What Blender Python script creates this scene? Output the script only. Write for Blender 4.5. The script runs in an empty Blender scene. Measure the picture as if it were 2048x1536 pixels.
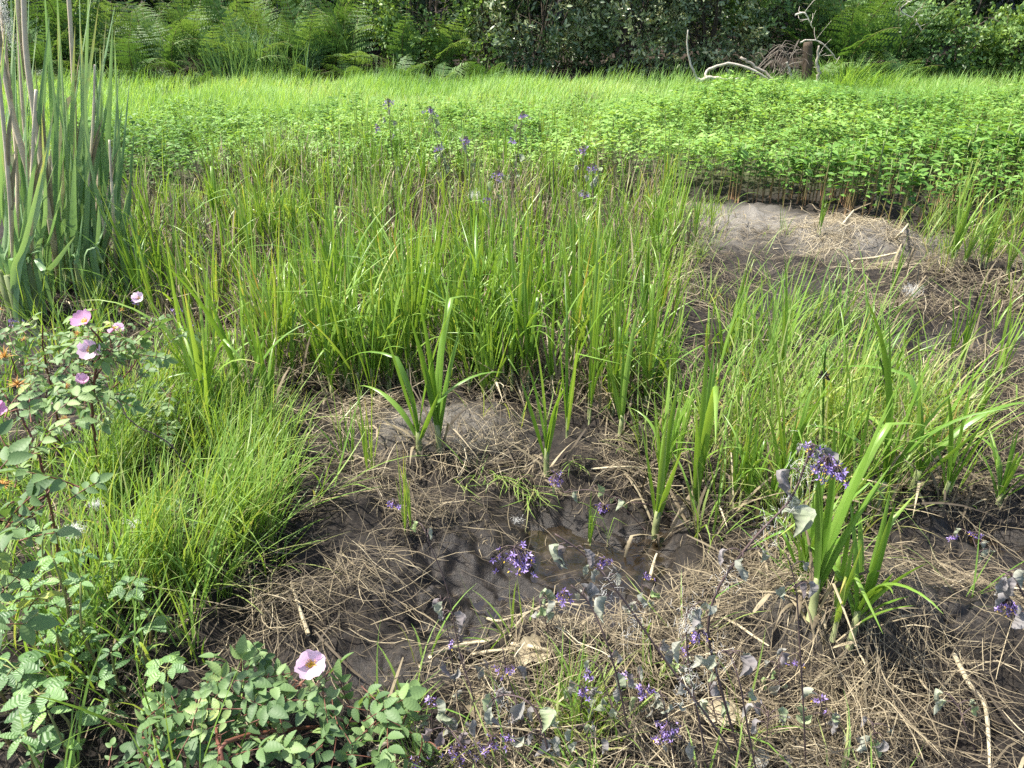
import bpy, math, random
import numpy as np
from mathutils import Vector

rng = np.random.default_rng(7)
random.seed(7)
R = math.radians
scene = bpy.context.scene
COL = scene.collection

# ------------------------------------------------------------------ camera
CAM_H, TILT, FPX = 1.30, R(27.0), 1550.0          # eye height (m), downward tilt, focal length in pixels of a 2048 wide frame
cam_d = bpy.data.cameras.new("camera")
cam_d.sensor_width = 36.0
cam_d.lens = FPX / 2048 * 36.0
cam_d.clip_start, cam_d.clip_end = 0.02, 2000
cam = bpy.data.objects.new("camera", cam_d)
cam.location = (0, 0, CAM_H)
cam.rotation_euler = (math.pi / 2 - TILT, 0, 0)
COL.objects.link(cam)
scene.camera = cam

# ------------------------------------------------------------------ light
SUN_EL, SUN_AZ = 61.0, -82.0                      # azimuth clockwise from +Y (ahead of the camera)
sdir = Vector((math.sin(R(SUN_AZ)) * math.cos(R(SUN_EL)), math.cos(R(SUN_AZ)) * math.cos(R(SUN_EL)), math.sin(R(SUN_EL))))
world = bpy.data.worlds.new("World")
scene.world = world
world.use_nodes = True
wn = world.node_tree
sky = wn.nodes.new("ShaderNodeTexSky")
sky.sky_type = 'NISHITA'
sky.sun_disc = False
sky.sun_elevation = R(SUN_EL)
sky.sun_rotation = R(SUN_AZ)
sky.dust_density = 2.5
bg = wn.nodes["Background"]
bg.inputs["Strength"].default_value = 0.15
wn.links.new(sky.outputs[0], bg.inputs[0])
sun_d = bpy.data.lights.new("sun", 'SUN')
sun_d.energy = 4.9
sun_d.angle = R(0.6)
sun_d.color = (1.0, 0.95, 0.86)
sun = bpy.data.objects.new("sun", sun_d)
sun.rotation_euler = sdir.to_track_quat('Z', 'Y').to_euler()
sun.location = (-6, 4, 12)
COL.objects.link(sun)
scene.view_settings.view_transform = 'Standard'
scene.view_settings.look = 'None'
scene.view_settings.exposure = 1.2
scene.view_settings.gamma = 1.0
scene.render.engine = 'CYCLES'
scene.cycles.max_bounces = 7
scene.cycles.diffuse_bounces = 4
scene.cycles.transmission_bounces = 4
scene.cycles.glossy_bounces = 2
scene.cycles.sample_clamp_indirect = 6.0
scene.cycles.use_denoising = False

# ------------------------------------------------------------------ maths helpers
ct, st = math.cos(TILT), math.sin(TILT)

def ray(u, v):
    a, b = (np.asarray(u, float) - 1024) / FPX, -(np.asarray(v, float) - 768) / FPX
    return np.stack([a, b * st + ct, b * ct - st], -1)

def P(u, v, Y):
    """the point at distance Y ahead that the picture shows at (u, v)"""
    d = ray(u, v)
    return np.array([0, 0, CAM_H]) + d * (Y / d[..., 1])[..., None]

def g0(u, v, z=0.0):
    d = ray(u, v)
    s = (z - CAM_H) / d[..., 2]
    return np.array([0, 0, CAM_H]) + d * np.asarray(s)[..., None]

def _hash(ix, iy, seed):
    n = (ix.astype(np.int64) * 374761393 + iy.astype(np.int64) * 668265263 + seed * 974711) & 0x7fffffff
    n = ((n ^ (n >> 13)) * 1274126177) & 0x7fffffff
    return ((n ^ (n >> 16)) & 0xffff) / 65535.0

def vnoise(x, y, seed=0):
    ix, iy = np.floor(x), np.floor(y)
    fx, fy = x - ix, y - iy
    fx, fy = fx * fx * (3 - 2 * fx), fy * fy * (3 - 2 * fy)
    a, b = _hash(ix, iy, seed), _hash(ix + 1, iy, seed)
    c, d = _hash(ix, iy + 1, seed), _hash(ix + 1, iy + 1, seed)
    return (a + (b - a) * fx) * (1 - fy) + (c + (d - c) * fx) * fy - 0.5

def fbm(x, y, f, octv=4, seed=0, gain=0.5):
    o, a = 0, 1.0
    for k in range(octv):
        o = o + a * vnoise(x * f + 13.7 * k, y * f - 7.1 * k, seed + k)
        f *= 2.03
        a *= gain
    return o

def sstep(a, b, x):
    t = np.clip((x - a) / (b - a), 0, 1)
    return t * t * (3 - 2 * t)

def bump(x, y, u, v, rx, ry):
    c = g0(u, v)
    return np.exp(-((x - c[0]) / rx) ** 2 - ((y - c[1]) / ry) ** 2)

def mudbare(x, y):
    return np.maximum.reduce([bump(x, y, 960, 1130, .24, .14), bump(x, y, 860, 1210, .16, .07), bump(x, y, 1600, 610, .26, .5), bump(x, y, 1480, 470, .38, .28),
                              bump(x, y, 1900, 700, .6, .2), bump(x, y, 2010, 1090, .25, .14), bump(x, y, 1850, 1300, .12, .12), bump(x, y, 790, 1370, .22, .06), bump(x, y, 560, 920, .1, .06)])

WATER_Z = -0.038
FOOT = 11.9                                       # where the wooded bank starts to rise

def pools(x, y):
    p = np.maximum.reduce([1.2 * bump(x, y, 1200, 1080, .25, .19), 1.2 * bump(x, y, 1080, 1180, .25, .15), bump(x, y, 1230, 1170, .15, .12),
                           bump(x, y, 950, 1250, .20, .10), .9 * bump(x, y, 1330, 1040, .12, .10),
                           .8 * bump(x, y, 1840, 690, .42, .15), .75 * bump(x, y, 2020, 1070, .22, .10),
                           .8 * bump(x, y, 985, 1345, .10, .05), .7 * bump(x, y, 545, 930, .12, .07)])
    return p

def height(x, y):
    x, y = np.asarray(x, float), np.asarray(y, float)
    near = 1 - sstep(5.0, 8.0, y)
    h = 0.030 * fbm(x, y, 1.3, 3, 3) + 0.02
    h = h + near * (0.055 * fbm(x, y, 4.0, 4, 11) + 0.022 * fbm(x, y, 22.0, 3, 23))
    h = h + near * 0.05 * np.abs(fbm(x, y, 6.0, 3, 31)) + (1 - sstep(2.2, 4.0, y)) * (.026 * np.abs(fbm(x, y, 17.0, 2, 37)) + .014 * fbm(x, y, 46.0, 3, 39))
    h = h + .07 * bump(x, y, 870, 890, .30, .16) + .05 * bump(x, y, 700, 1080, .22, .14)
    h = h + .13 * bump(x, y, 1700, 505, .45, .28) + .05 * bump(x, y, 1480, 470, .5, .3)
    h = h + .10 * bump(x, y, 1650, 1290, .24, .10) + .09 * bump(x, y, 1900, 1330, .3, .14)
    h = h + .06 * bump(x, y, 1150, 1330, .22, .06) + .05 * bump(x, y, 1600, 950, .4, .3)
    h = h + .10 * bump(x, y, 1900, 590, .5, .25)
    h = h + .06 * bump(x, y, 200, 1250, .5, .4) - .05 * bump(x, y, 1590, 640, .3, .35)
    h = np.maximum(h, WATER_Z + 0.022)
    p = pools(x, y)
    h = h - (0.100 + 0.05 * fbm(x, y, 9, 3, 77)) * sstep(.15, .95, p)
    b = np.maximum(y - FOOT, 0)
    h = h + np.where(b > 0, 0.16 * b - 0.12 * (1 - np.exp(-b)), 0) + sstep(0, 2, b) * 0.15 * fbm(x, y, .8, 3, 5)
    return h

def G(u, v):
    z = np.zeros(np.shape(u))
    for _ in range(8):
        p = g0(u, v, z)
        z = height(p[..., 0], p[..., 1])
    p = g0(u, v, z)
    p[..., 2] = z
    return p

def poly(pts):
    return np.array([g0(u, v)[:2] for u, v in pts])

def inside(p, pg):
    c = np.zeros(len(p), bool)
    n = len(pg)
    for i in range(n):
        a, b = pg[i], pg[(i + 1) % n]
        with np.errstate(divide='ignore', invalid='ignore'):
            hit = ((a[1] > p[:, 1]) != (b[1] > p[:, 1])) & (p[:, 0] < (b[0] - a[0]) * (p[:, 1] - a[1]) / (b[1] - a[1]) + a[0])
        c ^= hit
    return c

def bare(p):
    x, y = p[:, 0], p[:, 1]
    n_ = .25 * fbm(x, y, 7, 3, 202)
    return np.clip((1 - sstep(.25, .75, pools(x, y) + n_)) * (1 - .8 * sstep(.35, .8, mudbare(x, y) + n_)), .10, 1)

def scatter(pts, dens, clump=0.0, cf=6.0, seed=1, soft=0.0):
    pg = poly(pts)
    lo, hi = pg.min(0), pg.max(0)
    n = int(dens * np.prod(hi - lo))
    p = rng.uniform(lo, hi, (n, 2))
    if soft:
        q = p + rng.normal(0, soft, p.shape)
    else:
        q = p
    k = inside(q, pg)
    p = p[k]
    if clump:
        m = fbm(p[:, 0], p[:, 1], cf, 3, seed) * clump + 0.5
        p = p[rng.random(len(p)) < np.clip(m, 0.02, 1)]
    return np.column_stack([p, height(p[:, 0], p[:, 1])])

def norm(a):
    return a / np.maximum(np.linalg.norm(a, axis=-1, keepdims=True), 1e-9)

def U(a, b, n=None):
    return rng.uniform(a, b, n)

# ------------------------------------------------------------------ materials
def mat(name):
    m = bpy.data.materials.new(name)
    m.use_nodes = True
    return m, m.node_tree.nodes, m.node_tree.links

def ramp(nodes, stops, interp='LINEAR'):
    r = nodes.new("ShaderNodeValToRGB")
    r.color_ramp.interpolation = interp
    e = r.color_ramp.elements
    while len(e) < len(stops):
        e.new(0.5)
    for i, (p, c) in enumerate(stops):
        e[i].position = p
        e[i].color = (*c, 1)
    return r

def leaf_mat(name, stops, rough=0.5, trans=0.38, warm=(1.25, 1.12, 0.55), spec=0.4, objvar=0.12, veins=0.0, vein_n=0, mottling=0.12):
    m, N, L = mat(name)
    b = N["Principled BSDF"]
    out = N["Material Output"]
    at = N.new("ShaderNodeAttribute")
    at.attribute_name = "tint"
    oi = N.new("ShaderNodeObjectInfo")
    ad = N.new("ShaderNodeMath")
    ad.operation = 'MULTIPLY_ADD'
    ad.inputs[1].default_value = objvar
    L.new(oi.outputs["Random"], ad.inputs[0])
    sub = N.new("ShaderNodeMath")
    sub.operation = 'SUBTRACT'
    L.new(at.outputs["Fac"], sub.inputs[0])
    sub.inputs[1].default_value = objvar * 0.5
    L.new(sub.outputs[0], ad.inputs[2])
    last = ad.outputs[0]
    if mottling:
        nz = N.new("ShaderNodeTexNoise")
        nz.inputs["Scale"].default_value = 45
        nz.inputs["Detail"].default_value = 3
        tc = N.new("ShaderNodeTexCoord")
        L.new(tc.outputs["Object"], nz.inputs["Vector"])
        ma = N.new("ShaderNodeMath")
        ma.operation = 'MULTIPLY_ADD'
        ma.inputs[1].default_value = mottling * 2
        s2 = N.new("ShaderNodeMath")
        s2.operation = 'SUBTRACT'
        s2.inputs[1].default_value = mottling
        L.new(last, s2.inputs[0])
        L.new(nz.outputs["Fac"], ma.inputs[0])
        L.new(s2.outputs[0], ma.inputs[2])
        last = ma.outputs[0]
    r = ramp(N, stops)
    L.new(last, r.inputs[0])
    L.new(r.outputs[0], b.inputs["Base Color"])
    b.inputs["Roughness"].default_value = rough
    b.inputs["Specular IOR Level"].default_value = spec
    if veins:
        a2 = N.new("ShaderNodeAttribute")
        a2.attribute_name = "vein"
        si = N.new("ShaderNodeMath")
        si.operation = 'SINE'
        L.new(a2.outputs["Fac"], si.inputs[0])
        bp = N.new("ShaderNodeBump")
        bp.inputs["Strength"].default_value = veins
        bp.inputs["Distance"].default_value = 0.004
        L.new(si.outputs[0], bp.inputs["Height"])
        L.new(bp.outputs[0], b.inputs["Normal"])
    if trans > 0:
        tr = N.new("ShaderNodeBsdfTranslucent")
        mx = N.new("ShaderNodeMixShader")
        mul = N.new("ShaderNodeMix")
        mul.data_type = 'RGBA'
        mul.blend_type = 'MULTIPLY'
        mul.inputs[0].default_value = 1
        L.new(r.outputs[0], mul.inputs[6])
        mul.inputs[7].default_value = (*[min(w, 4) for w in warm], 1)
        L.new(mul.outputs[2], tr.inputs["Color"])
        mx.inputs[0].default_value = trans
        L.new(b.outputs[0], mx.inputs[1])
        L.new(tr.outputs[0], mx.inputs[2])
        L.new(mx.outputs[0], out.inputs["Surface"])
    return m

M = {}
M['sedge'] = leaf_mat("sedge_leaf", [(0, (.08, .17, .024)), (.45, (.165, .31, .045)), (.75, (.26, .40, .075)), (.9, (.42, .42, .11)), (1, (.44, .27, .08))], .34, .40, spec=.55, veins=.08)
M['sheath'] = leaf_mat("sedge_sheath", [(0, (.16, .21, .07)), (.6, (.30, .33, .15)), (1, (.22, .13, .06))], .5, .2)
M['fine'] = leaf_mat("fine_grass", [(0, (.07, .15, .03)), (.4, (.16, .30, .05)), (.7, (.25, .38, .08)), (.9, (.36, .38, .15)), (1, (.42, .34, .18))], .45, .42)
M['bluegrass'] = leaf_mat("blue_grass", [(0, (.06, .13, .06)), (.5, (.12, .23, .09)), (1, (.20, .32, .13))], .45, .35)
M['meadow'] = leaf_mat("meadow_grass", [(0, (.12, .27, .05)), (.5, (.235, .42, .085)), (.85, (.32, .50, .14)), (1, (.42, .50, .20))], .5, .45, mottling=0)
M['seedling'] = leaf_mat("seedling_leaf", [(0, (.075, .18, .03)), (.5, (.19, .36, .07)), (1, (.31, .48, .13))], .5, .42, mottling=.06)
M['seedstem'] = leaf_mat("seedling_stem", [(0, (.17, .07, .035)), (.5, (.18, .16, .06)), (1, (.16, .25, .07))], .6, 0, mottling=0)
M['cattail'] = leaf_mat("cattail_leaf", [(0, (.10, .19, .08)), (.5, (.20, .32, .15)), (.85, (.30, .42, .21)), (1, (.48, .46, .18))], .42, .28, warm=(1.1, 1.2, .6), veins=.1)
M['stalk'] = leaf_mat("dead_stalk", [(0, (.30, .23, .15)), (.5, (.50, .41, .29)), (1, (.64, .56, .43))], .7, 0, mottling=.3)
M['fern'] = leaf_mat("fern_frond", [(0, (.035, .085, .022)), (.5, (.08, .17, .042)), (1, (.19, .31, .09))], .55, .35, objvar=.5, mottling=.05)
M['fernstem'] = leaf_mat("fern_stalk", [(0, (.10, .07, .03)), (1, (.16, .17, .05))], .6, 0)
M['evergreen'] = leaf_mat("evergreen_leaf", [(0, (.04, .075, .032)), (.4, (.12, .17, .08)), (.8, (.25, .31, .16)), (1, (.38, .39, .20))], .3, .14, spec=.5)
M['broad'] = leaf_mat("broad_leaf", [(0, (.05, .11, .03)), (.5, (.115, .21, .055)), (1, (.21, .33, .08))], .45, .35)
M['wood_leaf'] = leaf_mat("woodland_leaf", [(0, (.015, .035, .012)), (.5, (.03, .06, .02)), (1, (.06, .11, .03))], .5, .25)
M['rose'] = leaf_mat("rose_leaf", [(0, (.07, .13, .05)), (.45, (.145, .235, .085)), (.8, (.25, .34, .12)), (1, (.40, .46, .14))], .55, .3, warm=(1.2, 1.25, .5), veins=.07)
M['petal'] = leaf_mat("rose_petal", [(0, (.66, .26, .52)), (.5, (.80, .50, .70)), (1, (.86, .68, .80))], .6, .5, warm=(1.0, .95, 1.0), mottling=.03)
M['stamen'] = leaf_mat("rose_stamen", [(0, (.62, .30, .03)), (1, (.80, .58, .06))], .6, .2, warm=(1, 1, .6))
M['spent'] = leaf_mat("spent_stamen", [(0, (.35, .17, .05)), (1, (.62, .38, .10))], .7, .2, warm=(1, .9, .6))
M['rosestem'] = leaf_mat("rose_cane", [(0, (.05, .02, .015)), (.5, (.13, .05, .03)), (1, (.26, .11, .06))], .55, 0)
M['herb'] = leaf_mat("herb_leaf", [(0, (.06, .13, .045)), (.5, (.125, .235, .075)), (1, (.24, .39, .10))], .45, .33, veins=.22)
M['herbstem'] = leaf_mat("herb_stem", [(0, (.20, .12, .05)), (1, (.20, .24, .08))], .55, 0)
M['wilt'] = leaf_mat("wilted_leaf", [(0, (.17, .14, .145)), (.3, (.26, .245, .235)), (.6, (.31, .325, .25)), (1, (.28, .37, .15))], .7, .22, warm=(1.1, 1.1, .9), veins=.12, mottling=.2)
M['nightstem'] = leaf_mat("nightshade_stem", [(0, (.03, .02, .02)), (1, (.15, .10, .09))], .6, 0)
M['purple'] = leaf_mat("nightshade_petal", [(0, (.12, .07, .26)), (.5, (.34, .23, .58)), (1, (.58, .47, .78))], .6, .3, warm=(1, .9, 1.1), mottling=.05)
M['straw'] = leaf_mat("straw", [(0, (.045, .035, .023)), (.3, (.115, .09, .056)), (.6, (.25, .205, .125)), (.85, (.42, .355, .23)), (1, (.56, .49, .34))], .75, .1, warm=(1, 1, .8), mottling=.2)
M['bark'] = leaf_mat("dark_bark", [(0, (.035, .027, .02)), (1, (.09, .07, .05))], .9, 0, mottling=.4)
M['deadwood'] = leaf_mat("bleached_wood", [(0, (.07, .055, .045)), (.5, (.30, .26, .21)), (1, (.60, .54, .46))], .8, 0, mottling=.35)
M['postwood'] = leaf_mat("weathered_post", [(0, (.03, .022, .015)), (1, (.10, .07, .045))], .85, 0, mottling=.4)
M['fluff'] = leaf_mat("seed_fluff", [(0, (.62, .62, .58)), (1, (.80, .80, .76))], .9, .3, warm=(1, 1, 1), mottling=0)

def ground_mat():
    m, N, L = mat("marsh_mud")
    b = N["Principled BSDF"]
    tc = N.new("ShaderNodeTexCoord")
    def noise(s, d=6, rg=.6):
        n = N.new("ShaderNodeTexNoise")
        n.inputs["Scale"].default_value = s
        n.inputs["Detail"].default_value = d
        n.inputs["Roughness"].default_value = rg
        L.new(tc.outputs["Object"], n.inputs["Vector"])
        return n
    def attr(a):
        n = N.new("ShaderNodeAttribute")
        n.attribute_name = a
        return n.outputs["Fac"]
    def mix(f, a, c):
        n = N.new("ShaderNodeMix")
        n.data_type = 'RGBA'
        for s, v in ((0, f), (6, a), (7, c)):
            if isinstance(v, tuple):
                n.inputs[s].default_value = (*v, 1)
            else:
                L.new(v, n.inputs[s])
        return n.outputs[2]
    n1, n2, n3 = noise(9), noise(70, 8, .7), noise(320, 4, .7)
    r1 = ramp(N, [(.3, (.005, .004, .0035)), (.52, (.015, .0115, .0085)), (.75, (.048, .037, .026))])
    L.new(n2.outputs["Fac"], r1.inputs[0])
    r2 = ramp(N, [(.32, (.06, .052, .044)), (.5, (.15, .14, .12)), (.68, (.30, .275, .235))])
    L.new(n3.outputs["Fac"], r2.inputs[0])
    r3 = ramp(N, [(.3, (.03, .04, .015)), (.7, (.07, .075, .03))])
    L.new(n2.outputs["Fac"], r3.inputs[0])
    r4 = ramp(N, [(.3, (.014, .011, .008)), (.7, (.04, .028, .018))])
    L.new(n1.outputs["Fac"], r4.inputs[0])
    c = mix(attr("dry"), r1.outputs[0], r2.outputs[0])
    c = mix(attr("sward"), c, r3.outputs[0])
    c = mix(attr("wood"), c, r4.outputs[0])
    L.new(c, b.inputs["Base Color"])
    rr = N.new("ShaderNodeMapRange")
    L.new(attr("wet"), rr.inputs["Value"])
    rr.inputs["To Min"].default_value = .9
    rr.inputs["To Max"].default_value = .36
    L.new(rr.outputs[0], b.inputs["Roughness"])
    bp = N.new("ShaderNodeBump")
    b.inputs["Specular IOR Level"].default_value = .32
    bp.inputs["Strength"].default_value = .45
    bp.inputs["Distance"].default_value = .006
    ad = N.new("ShaderNodeMath")
    ad.operation = 'ADD'
    L.new(n2.outputs["Fac"], ad.inputs[0])
    L.new(n3.outputs["Fac"], ad.inputs[1])
    L.new(ad.outputs[0], bp.inputs["Height"])
    L.new(bp.outputs[0], b.inputs["Normal"])
    return m

def water_mat():
    m, N, L = mat("bog_water")
    b = N["Principled BSDF"]
    n = N.new("ShaderNodeTexNoise")
    n.inputs["Scale"].default_value = 26
    n.inputs["Detail"].default_value = 5
    tc = N.new("ShaderNodeTexCoord")
    L.new(tc.outputs["Object"], n.inputs["Vector"])
    r = ramp(N, [(.35, (.010, .007, .004)), (.6, (.024, .016, .008)), (.8, (.06, .045, .03))])
    L.new(n.outputs["Fac"], r.inputs[0])
    L.new(r.outputs[0], b.inputs["Base Color"])
    r2 = ramp(N, [(.4, (.04, .04, .04)), (.62, (.35, .35, .35))])
    L.new(n.outputs["Fac"], r2.inputs[0])
    L.new(r2.outputs[0], b.inputs["Roughness"])
    b.inputs["IOR"].default_value = 1.45
    b.inputs["Specular IOR Level"].default_value = .9
    bp = N.new("ShaderNodeBump")
    bp.inputs["Strength"].default_value = .35
    bp.inputs["Distance"].default_value = .01
    L.new(n.outputs["Fac"], bp.inputs["Height"])
    L.new(bp.outputs[0], b.inputs["Normal"])
    return m

# ------------------------------------------------------------------ mesh building
class Acc:
    """collects quads in arrays and becomes ONE mesh"""
    def __init__(s):
        s.v, s.f, s.t, s.w, s.n = [], [], [], [], 0
    def add(s, v, f, tint=0.5, vein=0.0):
        v = np.asarray(v, float).reshape(-1, 3)
        s.v.append(v)
        s.f.append(np.asarray(f, np.int64).reshape(-1, 4) + s.n)
        s.t.append(np.broadcast_to(np.asarray(tint, float), (len(v),)).copy())
        s.w.append(np.broadcast_to(np.asarray(vein, float), (len(v),)).copy())
        s.n += len(v)
        return s
    def mesh(s, name, material, smooth=True):
        me = bpy.data.meshes.new(name)
        if s.n:
            v = np.concatenate(s.v)
            f = np.concatenate(s.f)
            me.vertices.add(len(v))
            me.vertices.foreach_set("co", v.astype(np.float32).ravel())
            me.loops.add(f.size)
            me.loops.foreach_set("vertex_index", f.astype(np.int32).ravel())
            me.polygons.add(len(f))
            me.polygons.foreach_set("loop_start", np.arange(0, f.size, 4, dtype=np.int32))
            me.polygons.foreach_set("loop_total", np.full(len(f), 4, np.int32))
            me.polygons.foreach_set("use_smooth", np.full(len(f), smooth, bool))
            for nm, a in (("tint", s.t), ("vein", s.w)):
                at = me.attributes.new(nm, 'FLOAT', 'POINT')
                at.data.foreach_set("value", np.concatenate(a).astype(np.float32))
            me.update(calc_edges=True)
        me.materials.append(material)
        return me

def joined(name, pairs, smooth=True):
    """one mesh from several collections of quads, each with its own material"""
    a = Acc()
    idx = []
    for k, (b, m) in enumerate(pairs):
        for v, f, t, w in zip(b.v, b.f, b.t, b.w):
            a.v.append(v)
            a.t.append(t)
            a.w.append(w)
        a.f += [f + a.n for f in b.f]
        a.n += b.n
        idx += [k] * sum(len(f) for f in b.f)
    me = a.mesh(name, pairs[0][1], smooth)
    for _, m in pairs[1:]:
        me.materials.append(m)
    me.polygons.foreach_set("material_index", np.array(idx, np.int32))
    return me

def grid_faces(n, rows, cols):
    """quads of n separate strips of rows x cols vertices"""
    i, j = np.meshgrid(np.arange(rows - 1), np.arange(cols - 1), indexing='ij')
    a = (i * cols + j).ravel()
    q = np.stack([a, a + 1, a + cols + 1, a + cols], -1)
    return (q[None] + (np.arange(n) * rows * cols)[:, None, None]).reshape(-1, 4)

def blades(acc, base, h, w, az, lean, curve, nseg=4, tint=.5, fold=0.0, kink=0.0, kt=.6, twist=0.0, tipw=.04, lowt=0.0, prof='blade', wob=0.0, tiptint=0.0):
    """many grass blades at once"""
    base = np.asarray(base, float).reshape(-1, 3)
    n = len(base)
    if n == 0:
        return
    B = lambda a: np.broadcast_to(np.asarray(a, float), (n,))
    h, w, az, lean, curve, tint, kink, kt, twist = map(B, (h, w, az, lean, curve, tint, kink, kt, twist))
    t = np.linspace(0, 1, nseg + 1)
    tm = (t[1:] + t[:-1]) / 2
    th = lean[:, None] + curve[:, None] * tm ** 1.4 + kink[:, None] * (tm > kt[:, None])
    aa = az[:, None] + wob * rng.normal(0, 1, (n, 1)) * tm
    dx, dy, dz = np.sin(th) * np.cos(aa), np.sin(th) * np.sin(aa), np.cos(th)
    d = np.stack([dx, dy, dz], -1) * (h / nseg)[:, None, None]
    pts = np.concatenate([np.zeros((n, 1, 3)), np.cumsum(d, 1)], 1) + base[:, None]
    tang = norm(np.concatenate([d[:, :1], (d[:, 1:] + d[:, :-1]), d[:, -1:]], 1))
    sa = az[:, None] + math.pi / 2 + twist[:, None] * t[None]
    side = np.stack([np.cos(sa), np.sin(sa), np.zeros_like(sa)], -1)
    nrm = norm(np.cross(side, tang))
    if prof == 'blade':
        pw = np.minimum(1, .55 + 1.6 * t) * np.clip((1 - t) / .55, 0, 1) ** .7
    elif prof == 'strap':
        pw = np.clip((1 - t) / .22, 0, 1) ** .6
    else:
        pw = np.ones_like(t) * (1 - .3 * t)
    pw = np.maximum(pw, tipw)
    hw = (w[:, None] * .5 * pw[None])[..., None]
    tt = tint[:, None] - lowt * (1 - t[None]) + tiptint * t[None] ** 6
    if fold:
        L_, C_, R_ = pts - side * hw, pts - nrm * hw * fold, pts + side * hw
        v = np.stack([L_, C_, R_], 2)
        acc.add(v, grid_faces(n, nseg + 1, 3), np.repeat(tt[..., None], 3, 2).ravel(),
                np.tile(np.array([-9.0, 0, 9.0]), n * (nseg + 1)))
    else:
        v = np.stack([pts - side * hw, pts + side * hw], 2)
        acc.add(v, grid_faces(n, nseg + 1, 2), np.repeat(tt[..., None], 2, 2).ravel())

def spline(pts, n=16):
    p = np.asarray(pts, float)
    if len(p) == 2:
        return p[0] + (p[1] - p[0]) * np.linspace(0, 1, n)[:, None]
    q = np.vstack([2 * p[0] - p[1], p, 2 * p[-1] - p[-2]])
    out = []
    for s in np.linspace(0, len(p) - 1 - 1e-6, n):
        i = int(s)
        t = s - i
        a, b, c, d = q[i], q[i + 1], q[i + 2], q[i + 3]
        out.append(.5 * (2 * b + (c - a) * t + (2 * a - 5 * b + 4 * c - d) * t * t + (3 * b - a - 3 * c + d) * t ** 3))
    return np.array(out)

def tube(acc, pts, r0, r1, sides=6, tint=.5, jitter=0.0, t1=None):
    p = np.asarray(pts, float)
    n = len(p)
    tg = norm(np.gradient(p, axis=0))
    ref = np.array([0.31, 0.17, .93]) if abs(tg[:, 2]).mean() < .8 else np.array([1.0, .13, .1])
    a = norm(np.cross(tg, ref))
    b = np.cross(tg, a)
    r = np.linspace(r0, r1, n) * (1 + (jitter * rng.normal(0, 1, n) if jitter else 0))
    ph = np.linspace(0, 2 * math.pi, sides, endpoint=False)
    v = p[:, None] + r[:, None, None] * (np.cos(ph)[None, :, None] * a[:, None] + np.sin(ph)[None, :, None] * b[:, None])
    f = []
    for i in range(n - 1):
        for j in range(sides):
            k = (j + 1) % sides
            f.append((i * sides + j, i * sides + k, (i + 1) * sides + k, (i + 1) * sides + j))
    for e, i0 in ((0, 0), (1, (n - 1) * sides)):                      # caps as fans of quads
        for j in range(1, sides - 1, 2):
            f.append((i0, i0 + j, i0 + j + 1, i0 + (j + 2) % sides))
    tt = np.repeat(np.linspace(tint, tint if t1 is None else t1, n), sides)
    acc.add(v, f, np.clip(tt + rng.normal(0, .04, len(tt)), 0, 1))

def leaf_tpl(n=5, width=.5, shape='ovate', fold=.25, droop=.15, serr=0.0, wavy=0.0):
    """leaf of length 1 along +y, normal +z; three vertices per ring"""
    t = np.linspace(0, 1, n + 1)
    if shape == 'ovate':
        w = np.sin(math.pi * t ** .8) ** .75
    elif shape == 'elliptic':
        w = np.sin(math.pi * t) ** .7
    elif shape == 'lance':
        w = np.sin(math.pi * t ** .7) ** 1.1
    elif shape == 'heart':                                            # petal, widest near its end
        w = np.sin(math.pi * np.clip(t * .86 + .02, 0, 1) ** 1.25) ** .75
    else:
        w = np.sin(math.pi * t)
    w = np.maximum(w, .03) * width / 2
    if serr:
        w = w * (1 + serr * np.where(np.arange(n + 1) % 2, 1, -1))
    z = -droop * t ** 2
    zs = fold * w + wavy * np.sin(t * 19)
    L_ = np.stack([-w, t, z + zs], -1)
    C_ = np.stack([0 * t, t, z], -1)
    R_ = np.stack([w, t, z + fold * w - wavy * np.sin(t * 17)], -1)
    if shape == 'heart':
        C_[-1, 1] -= .10
        L_[-1, 0], R_[-1, 0] = -width * .22, width * .22
    v = np.stack([L_, C_, R_], 1).reshape(-1, 3)
    vein = np.stack([t * 40 + 3, t * 40, t * 40 + 3], -1).ravel()
    return v, grid_faces(1, n + 1, 3), vein

def frames(d, up, roll=None):
    """rotation matrices whose y axis is d and whose z axis is close to up"""
    y = norm(np.asarray(d, float))
    x = norm(np.cross(y, up))
    z = np.cross(x, y)
    if roll is not None:
        c, s = np.cos(roll)[:, None], np.sin(roll)[:, None]
        x, z = x * c + z * s, z * c - x * s
    return np.stack([x, y, z], -1)

def inst(acc, tpl, pos, d, up, scale, tint=.5, roll=None):
    v, f, vein = tpl
    pos = np.asarray(pos, float).reshape(-1, 3)
    n, k = len(pos), len(v)
    if n == 0:
        return
    Rm = frames(np.broadcast_to(d, (n, 3)), np.broadcast_to(up, (n, 3)), roll)
    sc = np.broadcast_to(np.asarray(scale, float), (n,))
    w = np.einsum('nij,kj->nki', Rm, v) * sc[:, None, None] + pos[:, None]
    ff = (f[None] + (np.arange(n) * k)[:, None, None]).reshape(-1, 4)
    acc.add(w, ff, np.repeat(np.broadcast_to(tint, (n,)), k), np.tile(vein, n))

def rdir(n, lo=-1.0, hi=1.0):
    a = U(0, 2 * math.pi, n)
    z = U(lo, hi, n)
    s = np.sqrt(1 - z * z)
    return np.stack([s * np.cos(a), s * np.sin(a), z], -1)

# ------------------------------------------------------------------ objects
def link(name, me, parent=None, loc=None, rz=0.0, sc=1.0):
    o = bpy.data.objects.new(name, me)
    COL.objects.link(o)
    if loc is not None:
        o.location = loc
    o.rotation_euler = (0, 0, rz)
    o.scale = (sc, sc, sc)
    if parent:
        o.parent = parent
    return o

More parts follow.
